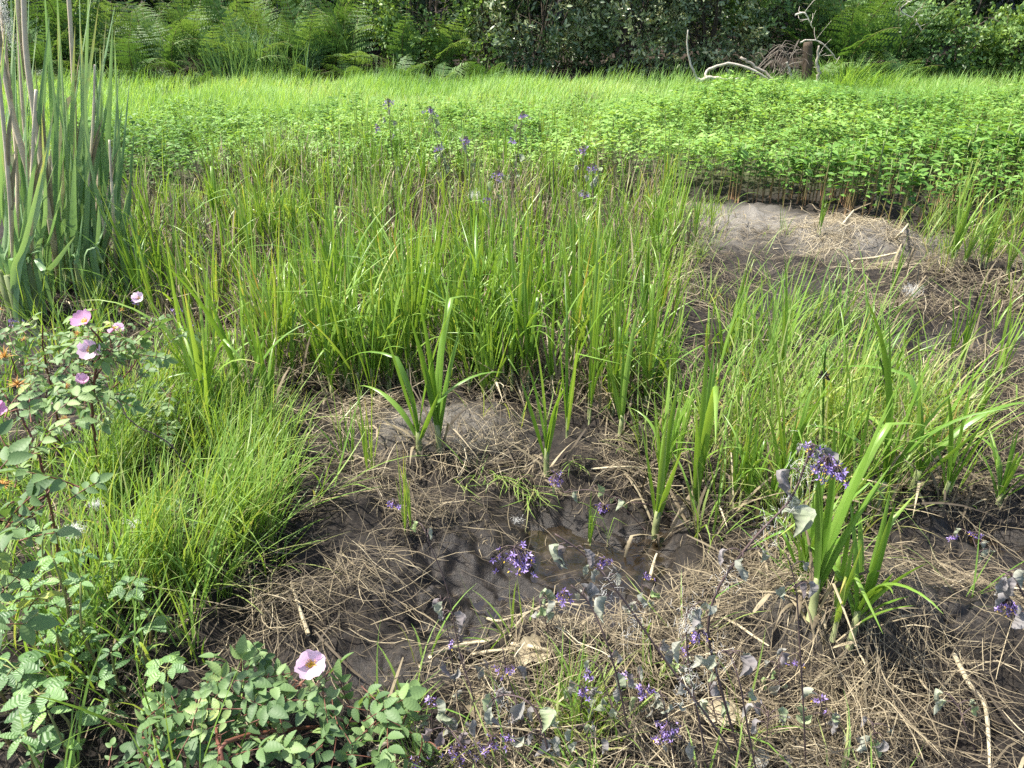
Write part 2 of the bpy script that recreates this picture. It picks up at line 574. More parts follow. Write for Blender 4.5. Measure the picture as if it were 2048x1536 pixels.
def tag(o, label, cat, group=None):
    o['label'] = label
    o['category'] = cat
    if group:
        o['group'] = group
    return o

def thing(name, label, cat, loc, rz=0.0, group=None, sc=1.0):
    return tag(link(name, None, None, loc, rz, sc), label, cat, group)

def kind(o, k):
    o['kind'] = k
    return o

def copy_tree(o, loc, rz, sc, label, group):
    c = o.copy()
    COL.objects.link(c)
    c.location, c.rotation_euler, c.scale = loc, (0, 0, rz), (sc, sc, sc)
    c['label'] = label
    if group:
        c['group'] = group
    for ch in o.children:
        k = ch.copy()
        COL.objects.link(k)
        k.parent = c
        for g in ch.children:
            q = g.copy()
            COL.objects.link(q)
            q.parent = k
    return c

# ================================================================== SETTING
ys = [0.25]
while ys[-1] < 26:
    ys.append(ys[-1] * 1.0062 + .0006)
while ys[-1] < 600:
    ys.append(ys[-1] * 1.12)
ys = np.array(ys)
s = np.linspace(-1, 1, 561)
s = np.sign(s) * (0.75 * np.abs(s) + 0.25 * np.abs(s) ** 3)
X = s[None] * (1.3 + 1.15 * ys[:, None])
Yg = np.repeat(ys[:, None], len(s), 1)
Z = height(X, np.minimum(Yg, 24))
Z = np.where(Yg > 24, Z + .02 * (Yg - 24), Z)
acc = Acc()
acc.add(np.stack([X, Yg, Z], -1), grid_faces(1, len(ys), len(s)), .5)
gm = acc.mesh("ground", ground_mat())
xf, yf, zf = X.ravel(), Yg.ravel(), Z.ravel()
wet = np.clip(np.maximum(1 - (zf - WATER_Z) / .06, .9 * mudbare(xf, yf) * (np.abs(xf - g0(1500, 470)[0]) + np.abs(yf - g0(1500, 470)[1]) > .7)), 0, 1) * (yf < 4.6)
dm = np.maximum.reduce([1.1 * bump(xf, yf, 1470, 465, .42, .42), bump(xf, yf, 1715, 500, .42, .33), .45 * bump(xf, yf, 880, 890, .3, .16), .25 * bump(xf, yf, 1650, 1290, .3, .15)])
dry = np.clip(1.5 * dm + 1.0 * dm * fbm(xf, yf, 5, 4, 91) - .12, 0, 1)
sward = sstep(5.2, 6.2, yf) * (1 - sstep(FOOT - .2, FOOT + .3, yf))
wood = sstep(FOOT - .1, FOOT + .4, yf)
for nm, a in (("wet", wet), ("dry", dry * (1 - wet)), ("sward", sward), ("wood", wood)):
    gm.attributes.new(nm, 'FLOAT', 'POINT').data.foreach_set("value", a.astype(np.float32))
kind(link("ground", gm), "structure")

acc = Acc()
wx, wy = np.meshgrid(np.linspace(-.9, 2.9, 90), np.linspace(.95, 3.4, 60))
acc.add(np.stack([wx, wy, np.full_like(wx, WATER_Z)], -1), grid_faces(1, 60, 90))
kind(link("water", acc.mesh("water", water_mat())), "structure")

# ================================================================== STUFF: straw, fine grass, meadow
def straw(acc, p, ln, w, tint, rise=.03, curl=1.2, nseg=5):
    n = len(p)
    az = 7.0 * fbm(p[:, 0], p[:, 1], 4.5, 2, 301) + rng.normal(0, .95, n)
    t = np.linspace(-.5, .5, nseg + 1)
    cv = rng.normal(0, curl * .7, n) + np.where(rng.random(n) < .12, rng.normal(0, 2.2, n), 0)
    ang = az[:, None] + cv[:, None] * t[None]
    st_ = np.stack([np.cos(ang), np.sin(ang)], -1) * (ln / nseg)[:, None, None]
    xy = p[:, None, :2] + np.cumsum(st_, 1) - st_[:, :1] * (nseg / 2)
    hgt = height(xy[..., 0], xy[..., 1])
    hgt = np.maximum(hgt, WATER_Z + .003)
    hm = hgt.mean(1, keepdims=True)
    tilt = rng.normal(0, .28, n)[:, None] * t[None] * ln[:, None]
    arch = U(-.1, .25, n)[:, None] * (0.25 - t[None] ** 2) * ln[:, None]
    z = np.maximum(.55 * hgt + .45 * hm + U(0, rise, n)[:, None] + tilt + arch, hgt + .002)
    pts = np.concatenate([xy, z[..., None]], -1)
    tg = norm(np.gradient(pts, axis=1))
    up = norm(np.stack([rng.normal(0, .6, n), rng.normal(0, .6, n), np.ones(n)], -1))
    side = norm(np.cross(tg, up[:, None]))
    hw = (w[:, None] * .5 * np.array([.5] + [1.0] * (nseg - 1) + [.35])[None])[..., None]
    v = np.stack([pts - side * hw, pts + side * hw], 2)
    acc.add(v, grid_faces(n, nseg + 1, 2), np.repeat(tint, 2 * (nseg + 1)))

acc = Acc()
MARSH = [(-300, 1700), (-200, 600), (200, 420), (1380, 420), (1420, 450), (2300, 470), (2300, 1700)]
p = scatter(MARSH, 1900, 2.2, 5, 41)
p = p[rng.random(len(p)) < bare(p)]
n = len(p)
straw(acc, p, U(.04, .24, n), U(.0008, .0021, n), np.clip(rng.normal(.27, .2, n), 0, 1))
for pts, dens, mu, rise in (
        ([(640, 890), (770, 845), (980, 855), (1060, 950), (960, 1000), (800, 1010), (640, 960)], 9000, .72, .06),
        ([(540, 950), (800, 990), (920, 1060), (860, 1170), (720, 1240), (560, 1340), (450, 1300)], 9500, .50, .07),
        ([(900, 1290), (1350, 1240), (1400, 1300), (1380, 1700), (760, 1700), (820, 1400)], 7000, .54, .07),
        ([(1350, 1180), (1560, 1130), (1700, 1240), (1800, 1330), (1820, 1480), (1500, 1500), (1350, 1400)], 8000, .53, .08),
        ([(1500, 1300), (1800, 1250), (2200, 1180), (2300, 1700), (1350, 1700)], 7600, .46, .08),
        ([(1590, 500), (1680, 455), (1780, 480), (1830, 560), (1700, 585), (1620, 560)], 5510, .86, .02),
        ([(1690, 555), (2200, 520), (2200, 660), (1700, 660)], 4000, .55, .06),
        ([(1400, 440), (1600, 440), (1600, 560), (1400, 560)], 900, .7, .01),
        ([(1840, 720), (2200, 700), (2300, 1150), (1850, 1080)], 2465, .42, .05),
        ([(1000, 940), (1250, 880), (1300, 990), (1080, 1010)], 3770, .4, .03),
        ([(330, 700), (480, 840), (1300, 860), (1390, 600), (1380, 440), (260, 440)], 2175, .5, .09)):
    p = scatter(pts, dens * 1.15, 1.9, 6, 51, soft=.035)
    p = p[rng.random(len(p)) < bare(p)]
    n = len(p)
    straw(acc, p, U(.04, .24, n), U(.0007, .0020, n), np.clip(rng.normal(mu - .13, .22, n), 0, 1), rise)
# bits and flakes of broken litter and broad dead leaves
p = scatter(MARSH, 75, 1.2, 4, 43)
p = p[rng.random(len(p)) < bare(p)]
n = len(p)
straw(acc, p, U(.08, .30, n), U(.0025, .0065, n), np.clip(rng.normal(.42, .22, n), 0, 1), .04, .7)
p = scatter(MARSH, 5200, 1.2, 6, 44)
p = p[rng.random(len(p)) < np.clip(1.1 - sstep(.45, .9, pools(p[:, 0], p[:, 1])), .35, 1) * np.clip(2.6 / p[:, 1] ** 1.2, 0, 1)]
p = p[rng.random(len(p)) < .6]
n = len(p)
straw(acc, p, U(.008, .045, n), U(.0009, .0024, n), np.clip(rng.normal(.2, .2, n), 0, 1), .006, .8, 2)
kind(tag(link("straw_litter", acc.mesh("straw_litter", M['straw'])), "matted tan and brown dead straw lying over the mud", "straw"), "stuff")

# dead upright leaves standing among the sedges
acc = Acc()
BAND = [(240, 470), (430, 390), (560, 335), (900, 315), (1150, 325), (1330, 410), (1390, 540), (1340, 700), (1300, 850), (1180, 870), (960, 790), (760, 810), (640, 820), (480, 850), (380, 790), (320, 690), (260, 560)]
p = scatter(BAND, 800, 1.6, 2.2, 61)
n = len(p)
blades(acc, p, U(.10, .42, n), U(.003, .010, n), U(0, 6.28, n), U(0, .35, n), U(0, .8, n), 4, np.clip(rng.normal(.45, .2, n), 0, 1), twist=U(-1, 1, n), kink=np.where(rng.random(n) < .3, 1.3, 0), kt=U(.4, .8, n))
p = scatter([(1250, 900), (1440, 720), (1560, 680), (1720, 700), (1960, 900), (1900, 1050), (1560, 1120), (1300, 1080)], 260, 1.8, 2.2, 62)
n = len(p)
blades(acc, p, U(.08, .26, n), U(.004, .010, n), U(0, 6.28, n), U(0, .5, n), U(0, 1.0, n), 4, np.clip(rng.normal(.5, .2, n), 0, 1), twist=U(-1, 1, n), kink=np.where(rng.random(n) < .4, 1.3, 0), kt=U(.4, .8, n))
p = scatter([(1690, 540), (2250, 520), (2250, 700), (1860, 720), (1700, 650)], 260, 1.8, 2.2, 63)
n = len(p)
blades(acc, p, U(.06, .22, n), U(.004, .011, n), U(0, 6.28, n), U(0, .5, n), U(0, .8, n), 4, np.clip(rng.normal(.42, .2, n), 0, 1), twist=U(-1, 1, n), kink=np.where(rng.random(n) < .4, 1.3, 0), kt=U(.4, .8, n))
kind(tag(link("dead_grass", acc.mesh("dead_grass", M['straw'])), "brown dead leaf bases standing among the green sedges", "dead grass"), "stuff")

def tufts(acc, centers, per, spread, h, w, lean, curve, tint, azb=None, azs=3.2, nseg=5, fold=0.0, kink=.15):
    """fine grass growing in tufts; h, w, lean, curve, tint are (lo, hi)"""
    n = len(centers)
    k = rng.integers(max(1, per // 2), per + per // 2 + 1, n)
    idx = np.repeat(np.arange(n), k)
    off = rng.normal(0, spread, (len(idx), 2))
    xy = centers[idx, :2] + off
    b = np.column_stack([xy, height(xy[:, 0], xy[:, 1]) - .004])
    m = len(idx)
    az = np.arctan2(off[:, 1], off[:, 0]) + rng.normal(0, .9, m) if azb is None else azb + rng.normal(0, azs, m)
    sc = np.repeat(U(.75, 1.2, n), k)
    blades(acc, b, U(*h, m) * sc, U(*w, m), az, np.abs(U(*lean, m)), U(*curve, m), nseg,
           np.clip(U(*tint, m) + rng.normal(0, .06, m), 0, 1), fold=fold, twist=U(-1.2, 1.2, m),
           kink=np.where(rng.random(m) < kink, U(.5, 1.6, m), 0), kt=U(.35, .85, m), wob=.5)

acc = Acc()
# lush clump below the rose, leaning right
c = scatter([(190, 1000), (240, 860), (330, 800), (470, 860), (560, 920), (600, 1010), (560, 1120), (500, 1230), (380, 1300), (190, 1330)], 170, 0, soft=.03)
tufts(acc, c, 26, .022, (.14, .34), (.0028, .0058), (.02, .45), (.1, 1.0), (.35, .8), azb=.35, azs=.9)
c = scatter([(420, 940), (630, 960), (610, 1150), (460, 1370), (330, 1330)], 130, .6, 6, 85, soft=.03)
tufts(acc, c, 13, .024, (.12, .30), (.0025, .0052), (.3, 1.15), (.2, .9), (.4, 1), azb=.0, azs=1.1)
# grass through the herbs, lower left
c = scatter([(-250, 980), (230, 960), (430, 1330), (380, 1450), (420, 1700), (-300, 1700)], 210, .6, 5, 71)
tufts(acc, c, 13, .02, (.10, .32), (.003, .0062), (.05, .6), (.1, 1.1), (.25, .8))
# around the cattails
c = scatter([(-250, 600), (60, 520), (260, 470), (340, 700), (330, 880), (-250, 900)], 65, .6, 4, 72)
tufts(acc, c, 15, .03, (.14, .36), (.003, .0068), (.03, .5), (.1, 1.0), (.25, .75))
# between the sedges
c = scatter(BAND, 52, 1.8, 2.5, 73)
tufts(acc, c, 13, .03, (.10, .28), (.0025, .005), (.05, .6), (.1, 1.0), (.3, .8))
c = scatter([(1080, 520), (1180, 440), (1360, 420), (1420, 480), (1400, 600), (1240, 640), (1100, 620)], 120, .8, 3, 74)
tufts(acc, c, 16, .035, (.10, .24), (.0022, .0042), (.1, .7), (.3, 1.2), (.45, .85))
c = scatter([(260, 420), (560, 350), (560, 420), (480, 560), (300, 560)], 60, .8, 3, 75)
tufts(acc, c, 14, .035, (.08, .22), (.0025, .005), (.1, .7), (.3, 1.2), (.45, .9))
# right hand clump
c = scatter([(1430, 790), (1480, 690), (1560, 650), (1700, 650), (1790, 740), (1700, 830), (1540, 860)], 120, 1.0, 5, 84, soft=.04)
tufts(acc, c, 14, .022, (.16, .40), (.0035, .0085), (.0, .5), (.1, .9), (.25, .75), azb=.5, azs=1.4)
c = scatter([(1270, 930), (1430, 800), (1560, 760), (1760, 760), (1900, 860), (1950, 980), (1760, 1100), (1560, 1120), (1420, 1090), (1330, 1110)], 210, .7, 4, 76)
tufts(acc, c, 15, .028, (.12, .36), (.0026, .006), (.05, .7), (.2, 1.1), (.45, .95))
c = scatter([(1700, 980), (1880, 950), (1960, 1000), (1860, 1130), (1720, 1120)], 40, .6, 4, 77)
tufts(acc, c, 11, .025, (.14, .32), (.0026, .005), (.3, 1.0), (.2, .8), (.45, .95), azb=-.4, azs=1.1)
c = scatter([(1400, 880), (1560, 820), (1760, 840), (1860, 930), (1800, 1060), (1680, 1110), (1540, 1110), (1430, 1060)], 150, .5, 4, 86, soft=.03)
tufts(acc, c, 15, .026, (.18, .40), (.0024, .0055), (.0, .4), (.1, .8), (.4, .9))
c = scatter([(1500, 1080), (1760, 1070), (1800, 1150), (1700, 1230), (1560, 1200)], 130, 1.0, 5, 87, soft=.02)
tufts(acc, c, 11, .02, (.10, .28), (.0022, .0048), (.05, .8), (.2, 1.0), (.45, 1))
c = scatter([(1350, 430), (1450, 430), (1470, 520), (1520, 600), (1480, 700), (1380, 640)], 45, 1.4, 4, 88, soft=.06)
tufts(acc, c, 10, .03, (.08, .24), (.0024, .005), (.1, .7), (.2, 1.0), (.45, .95))
c = scatter([(1700, 470), (1860, 480), (1860, 600), (1720, 590)], 32, 1.4, 4, 89, soft=.05)
tufts(acc, c, 9, .03, (.06, .2), (.0024, .005), (.1, .7), (.2, 1.0), (.5, .98))
c = scatter([(1400, 440), (1700, 440), (1700, 640), (1500, 640)], 7, 1.2, 4, 90)
tufts(acc, c, 4, .02, (.05, .16), (.0022, .0045), (.1, .6), (.2, .8), (.5, .9))
# right hand bank and scattered shoots over the mud
c = scatter([(1780, 520), (1860, 440), (2250, 420), (2250, 600), (1900, 580)], 60, 1.2, 2.5, 78)
tufts(acc, c, 12, .03, (.10, .30), (.0026, .006), (.05, .5), (.1, 1.0), (.4, .9))
c = scatter([(1800, 600), (2250, 600), (2300, 1250), (1900, 1150)], 16, 1.5, 4, 79)
tufts(acc, c, 7, .02, (.08, .24), (.0026, .0055), (.05, .7), (.1, .9), (.45, .9))
c = scatter([(800, 1290), (1400, 1260), (1450, 1700), (700, 1700)], 150, 1.2, 6, 80)
tufts(acc, c, 9, .018, (.06, .20), (.002, .0055), (.05, .8), (.1, 1.0), (.35, .85))
c = scatter([(1400, 1260), (2250, 1200), (2300, 1700), (1400, 1700)], 42, 1.6, 6, 81)
tufts(acc, c, 7, .016, (.06, .24), (.0024, .0055), (.1, .9), (.1, .9), (.3, .85))
c = np.array([G(u, v) for u, v in ((1150, 1440), (1120, 1400), (1180, 1420), (1090, 1450), (1160, 1480))])
tufts(acc, c, 40, .018, (.06, .15), (.0018, .0034), (.05, .5), (.1, .7), (.55, .9))
c = np.array([G(u, v) for u, v in ((930, 960), (985, 950), (1040, 965), (960, 945), (1010, 955), (1150, 930), (1060, 985))])
tufts(acc, c, 12, .016, (.09, .2), (.0022, .004), (.9, 1.3), (.2, .7), (.5, .85), azb=-1.4, azs=.5)
c = scatter([(560, 860), (760, 830), (1000, 840), (1250, 880), (1300, 960), (1000, 1010), (620, 1000)], 22, 1.4, 5, 82)
tufts(acc, c, 7, .02, (.06, .22), (.0022, .005), (.05, .6), (.1, .9), (.45, .9))
c = scatter([(450, 1000), (900, 1050), (760, 1300), (480, 1400)], 10, 1.4, 5, 83)
tufts(acc, c, 5, .02, (.08, .24), (.0022, .005), (.4, 1.1), (.1, .7), (.4, .9), azb=.2, azs=1.2)
kind(tag(link("fine_grass", acc.mesh("fine_grass", M['fine'])), "fine soft green grass growing between the sedges and roses", "grass"), "stuff")

# meadow beyond the sedges
acc = Acc()
def meadow(x0, x1, y0, y1, dens, h, w, tint, az=0.4, azs=1.2, lean=(.05, .5)):
    n = int(dens * (x1 - x0) * (y1 - y0))
    xy = np.column_stack([U(x0, x1, n), U(y0, y1, n)])
    xy = xy[np.abs(xy[:, 0]) < 1.6 + .80 * xy[:, 1]]
    xy = xy[rng.random(len(xy)) < np.clip(.75 + 1.1 * fbm(xy[:, 0], xy[:, 1], 2.2, 3, 21), .15, 1)]
    m = len(xy)
    b = np.column_stack([xy, height(xy[:, 0], xy[:, 1]) - .005])
    hs = 1 + .9 * fbm(xy[:, 0], xy[:, 1], 1.1, 3, 8)
    tn = np.clip(U(*tint, m) + .45 * fbm(xy[:, 0], xy[:, 1], .7, 3, 9), 0, 1)
    blades(acc, b, U(*h, m) * hs, U(*w, m), az + rng.normal(0, azs, m), U(*lean, m), U(.2, 1.0, m), 3, tn, twist=U(-.8, .8, m))
meadow(-11, 11, 8.6, FOOT + .25, 1300, (.10, .24), (.005, .009), (.25, .85))
meadow(-10, 2.2, 6.8, 9.2, 600, (.10, .24), (.004, .007), (.25, .8))
meadow(2.6, 9, 8.4, FOOT + .3, 420, (.16, .32), (.005, .008), (.1, .6), az=2.8, azs=.7, lean=(.2, .7))
meadow(-11, 11, FOOT - .5, FOOT + .35, 260, (.2, .38), (.004, .007), (.1, .6))
n = 5200
xy = np.column_stack([U(-7, 9, n), U(5.9, 9.2, n)])
xy = xy[rng.random(n) < np.clip(.4 + 1.6 * fbm(xy[:, 0], xy[:, 1], 1.4, 2, 29), .05, 1)]
xy = xy[(xy[:, 0] > 1.0) | (xy[:, 1] > 6.9)]
m = len(xy)
blades(acc, np.column_stack([xy, height(xy[:, 0], xy[:, 1])]), U(.26, .52, m), U(.003, .006, m), U(0, 6.28, m), U(.02, .4, m), U(.2, 1.1, m), 5, U(.2, 1, m), twist=U(-1, 1, m))
kind(tag(link("meadow_grass", acc.mesh("meadow_grass", M['meadow'])), "bright sunlit meadow grass reaching back to the ferns", "grass"), "stuff")

# ================================================================== SEEDLINGS
tpl_seed = leaf_tpl(3, .42, 'ovate', .3, .25)
def seedling_arrays(a_leaf, a_stem, base, h, simple=False):
    n = len(base)
    tilt = np.column_stack([rng.normal(0, .10, n), rng.normal(0, .10, n), np.ones(n)])
    tilt = norm(tilt)
    tops = base + tilt * h[:, None]
    # stem as a slim three sided blade pair
    blades(a_stem, base, h, .0035, U(0, 6.28, n), 0.05, .05, 2, .45, prof='stem')
    for frac, k, sz in ((1.0, 4, .036), (.92, 4, .044), (.82, 4, .046), (.68, 3, .042), (.52, 3, .036), (.38, 2, .030)):
        for q in range(k):
            a = U(0, 6.28, n)
            el = U(-.15, .55, n)
            d = np.stack([np.cos(a) * np.cos(el), np.sin(a) * np.cos(el), np.sin(el)], -1)
            keep = rng.random(n) < .93
            pos = base + tilt * (h * frac * U(.94, 1.04, n))[:, None] + d * .008
            up = np.array([0, 0, 1.0]) + rng.normal(0, .25, (n, 3))
            tn = np.clip(U(.15, .85, n) + (frac - .85) * .8 + .9 * fbm(base[:, 0], base[:, 1], 1.1, 3, 19), 0, 1)
            inst(a_leaf, tpl_seed, pos[keep], d[keep], up[keep], (sz * U(.7, 1.25, n) * (h / .24) ** .5)[keep], tn[keep])

SEED = [(130, 345), (240, 395), (700, 400), (1200, 405), (1330, 405), (1390, 428), (1480, 418), (1570, 428), (1660, 452), (1760, 478), (1860, 470), (2060, 480), (2500, 480), (2500, 248), (1750, 245), (1300, 248), (900, 258), (600, 260), (130, 268)]
p = scatter(SEED, 270, .7, 1.6, 33, soft=.05)
pix_y = p[:, 1]
hs = (.33 + .22 * fbm(p[:, 0], p[:, 1], 1.3, 3, 17)) * U(.72, 1.15, len(p)) * np.where(p[:, 0] < .6, .8, 1)
order = np.argsort(p[:, 1])
edge = [i for i in order if p[i, 0] > .75 and -.1 < p[i, 0] - .66 * p[i, 1] * 0 and p[i, 0] < .72 * p[i, 1] + .3]
solo = set(edge[:240])
rest = np.array([i for i in range(len(p)) if i not in solo])
al, as_ = Acc(), Acc()
seedling_arrays(al, as_, p[rest], hs[rest])
sf = kind(tag(link("seedling_patch", al.mesh("seedling_patch", M['seedling'])), "dense bright green seedlings covering the middle of the clearing", "seedlings"), "stuff")
kind(link("stems", as_.mesh("seedling_stems", M['seedstem']), sf), "stuff")
protos = []
for k in range(7):
    al, as_ = Acc(), Acc()
    seedling_arrays(al, as_, np.zeros((1, 3)), np.array([.25]))
    st2 = Acc()
    tube(st2, spline([(0, 0, -.01), (U(-.01, .01), U(-.01, .01), .12), (0, 0, .25)], 6), .0035, .0018, 5, .1, t1=.9)
    protos.append((al.mesh("seedling_leaves", M['seedling']), st2.mesh("seedling_stem", M['seedstem'])))
pr_objs = [None] * 7
for q, i in enumerate(edge[:240]):
    k = q % 7
    loc = (p[i, 0], p[i, 1], p[i, 2])
    label = "young green seedling with reddish stem beside the grey mud" if p[i, 0] < 2.6 else \
        "young green seedling at the front of the patch behind the right hand shoots"
    grp = "seedlings along the mud edge" if p[i, 0] < 2.6 else "seedlings behind the right hand shoots"
    if pr_objs[k] is None:
        t = thing("seedling", label, "seedling", loc, U(0, 6.28), grp, hs[i] / .25)
        link("foliage", protos[k][0], t)
        link("stem", protos[k][1], t)
        pr_objs[k] = t
    else:
        copy_tree(pr_objs[k], loc, U(0, 6.28), hs[i] / .25, label, grp)

# ================================================================== SEDGES
def shoot(ab, ash, base, az, n, ln, w, open_, tint, sheath_h, arch=.25, kinkp=.12):
    """one shoot: a pale folded sheath and blades that fan out on two sides"""
    up = np.array([rng.normal(0, .05), rng.normal(0, .05), 1.0])
    top = base + up * sheath_h
    tube(ash, [base - (0, 0, .02), base + up * sheath_h * .5, top], w * .55, w * .42, 6, U(.2, .7), .05)
    i = np.arange(n)
    side = np.where(i % 2, 0, math.pi)
    a = az + side + rng.normal(0, .35, n)
    fr = (i + .5) / n
    lean = open_ * (1 - fr) + U(.0, .10, n)
    l_ = ln * (.65 + .45 * fr) * U(.85, 1.12, n)
    b = base + up * (sheath_h * (.35 + .6 * fr))[:, None]
    blades(ab, b, l_, w * U(.8, 1.1, n), a, lean, U(-.05, .35, n) + np.where(rng.random(n) < arch, U(.5, 1.6, n), 0), 10,
           np.clip(tint + rng.normal(0, .10, n), 0, .80) + np.where(rng.random(n) < .03, .2, 0), fold=.55, twist=U(-.9, .9, n),
           kink=np.where(rng.random(n) < kinkp, U(.6, 1.9, n), 0), kt=U(.45, .8, n), lowt=.1, wob=.15, tiptint=.22 * (rng.random() < .3))

def sedge_meshes(nshoots, ln, w, open_=.28, tint=.5, spread=.05, nb=(5, 8), arch=.2):
    ab, ash = Acc(), Acc()
    for k in range(nshoots):
        o = np.array([rng.normal(0, spread), rng.normal(0, spread), 0.0]) * (k > 0)
        shoot(ab, ash, o, U(0, 6.28), rng.integers(*nb), ln * U(.75, 1.1), w * U(.85, 1.1), open_ * U(.6, 1.3), tint + rng.normal(0, .06), ln * U(.12, .24), arch)
    adead = Acc()
    n = int(nshoots * 3) + 3
    off = rng.normal(0, spread + .012, (n, 2))
    blades(adead, np.column_stack([off, np.full(n, .0)]), U(.2, .7, n) * ln, U(.3, .65, n) * w, U(0, 6.28, n), U(.2, 1.1, n), U(.2, 1.6, n), 7, np.clip(rng.normal(.38, .2, n), 0, .85), fold=.3, twist=U(-1.5, 1.5, n), kink=np.where(rng.random(n) < .5, U(.5, 1.6, n), 0), kt=U(.2, .7, n))
    if nshoots > 1:
        return joined("sedge_blades", [(ab, M['sedge']), (ash, M['sheath']), (adead, M['straw'])]), None
    return joined("sedge_blades", [(ab, M['sedge']), (adead, M['straw'])]), ash.mesh("sedge_sheath", M['sheath'])

SEDGE_PROTO = {}
def sedge(u, v, var, sc, label, group=None, rz=None, pos=None):
    loc = G(u, v) if pos is None else pos
    rz = U(0, 6.28) if rz is None else rz
    if var not in SEDGE_PROTO:
        b, s_ = VARS[var]
        t = thing("sedge_clump", label, "sedge", loc, rz, group, sc)
        link("foliage", b, t)
        if s_:
            link("sheath", s_, t)
        SEDGE_PROTO[var] = t
        return t
    return copy_tree(SEDGE_PROTO[var], loc, rz, sc, label, group)

VARS = {}
for k in range(12):
    VARS[k] = sedge_meshes(rng.integers(4, 8), U(.38, .58), U(.008, .0145), U(.14, .44), U(.40, .78), .075, (5, 8), .22)
for k in range(12, 18):
    VARS[k] = sedge_meshes(1, U(.40, .50), U(.015, .019), U(.16, .34), U(.4, .65), .0, (5, 8), .18)
for k in range(18, 22):
    VARS[k] = sedge_meshes(rng.integers(2, 4), U(.22, .3), U(.011, .015), U(.3, .55), U(.45, .65), .03, (4, 7), .15)
for k in range(22, 26):
    VARS[k] = sedge_meshes(rng.integers(1, 3), U(.34, .44), U(.007, .011), U(.1, .25), U(.5, .75), .03, (4, 6), .2)

# the dense stand
FRONT = [(400, 780), (480, 880), (640, 900), (760, 830), (960, 860), (1060, 900), (1290, 900), (1300, 800), (1000, 740), (600, 760)]
q = np.vstack([scatter(BAND, 75, .9, 2.4, 101), scatter(FRONT, 16, .8, 3, 102)])
q = q[rng.random(len(q)) < np.clip((2.35 / q[:, 1]) ** 1.35, 0, 1)]
q = q[rng.permutation(len(q))[:245]]
for i, pt in enumerate(q):
    if pt[1] < 2.75:
        lab, grp = "sedge clump in the front rank of the dense stand above the straw", "front rank of the sedge stand"
    elif pt[0] < -.55:
        lab, grp = "green sedge clump left of the stand, beside the cattails", "left side of the sedge stand"
    elif pt[0] > .55:
        lab, grp = "green sedge clump in the right of the dense stand beside the grey mud", "right side of the sedge stand"
    elif pt[1] < 3.7:
        lab, grp = "tall green sedge clump in the middle of the dense stand", "middle of the sedge stand"
    else:
        lab, grp = "tall green sedge clump at the back of the dense stand before the seedlings", "back of the sedge stand"
    sedge(0, 0, int(rng.integers(0, 12)) if rng.random() < .8 else int(rng.integers(12, 18)), U(.7, 1.12) * (1 - .16 * (pt[1] > 3.4)), lab, grp, pos=pt)

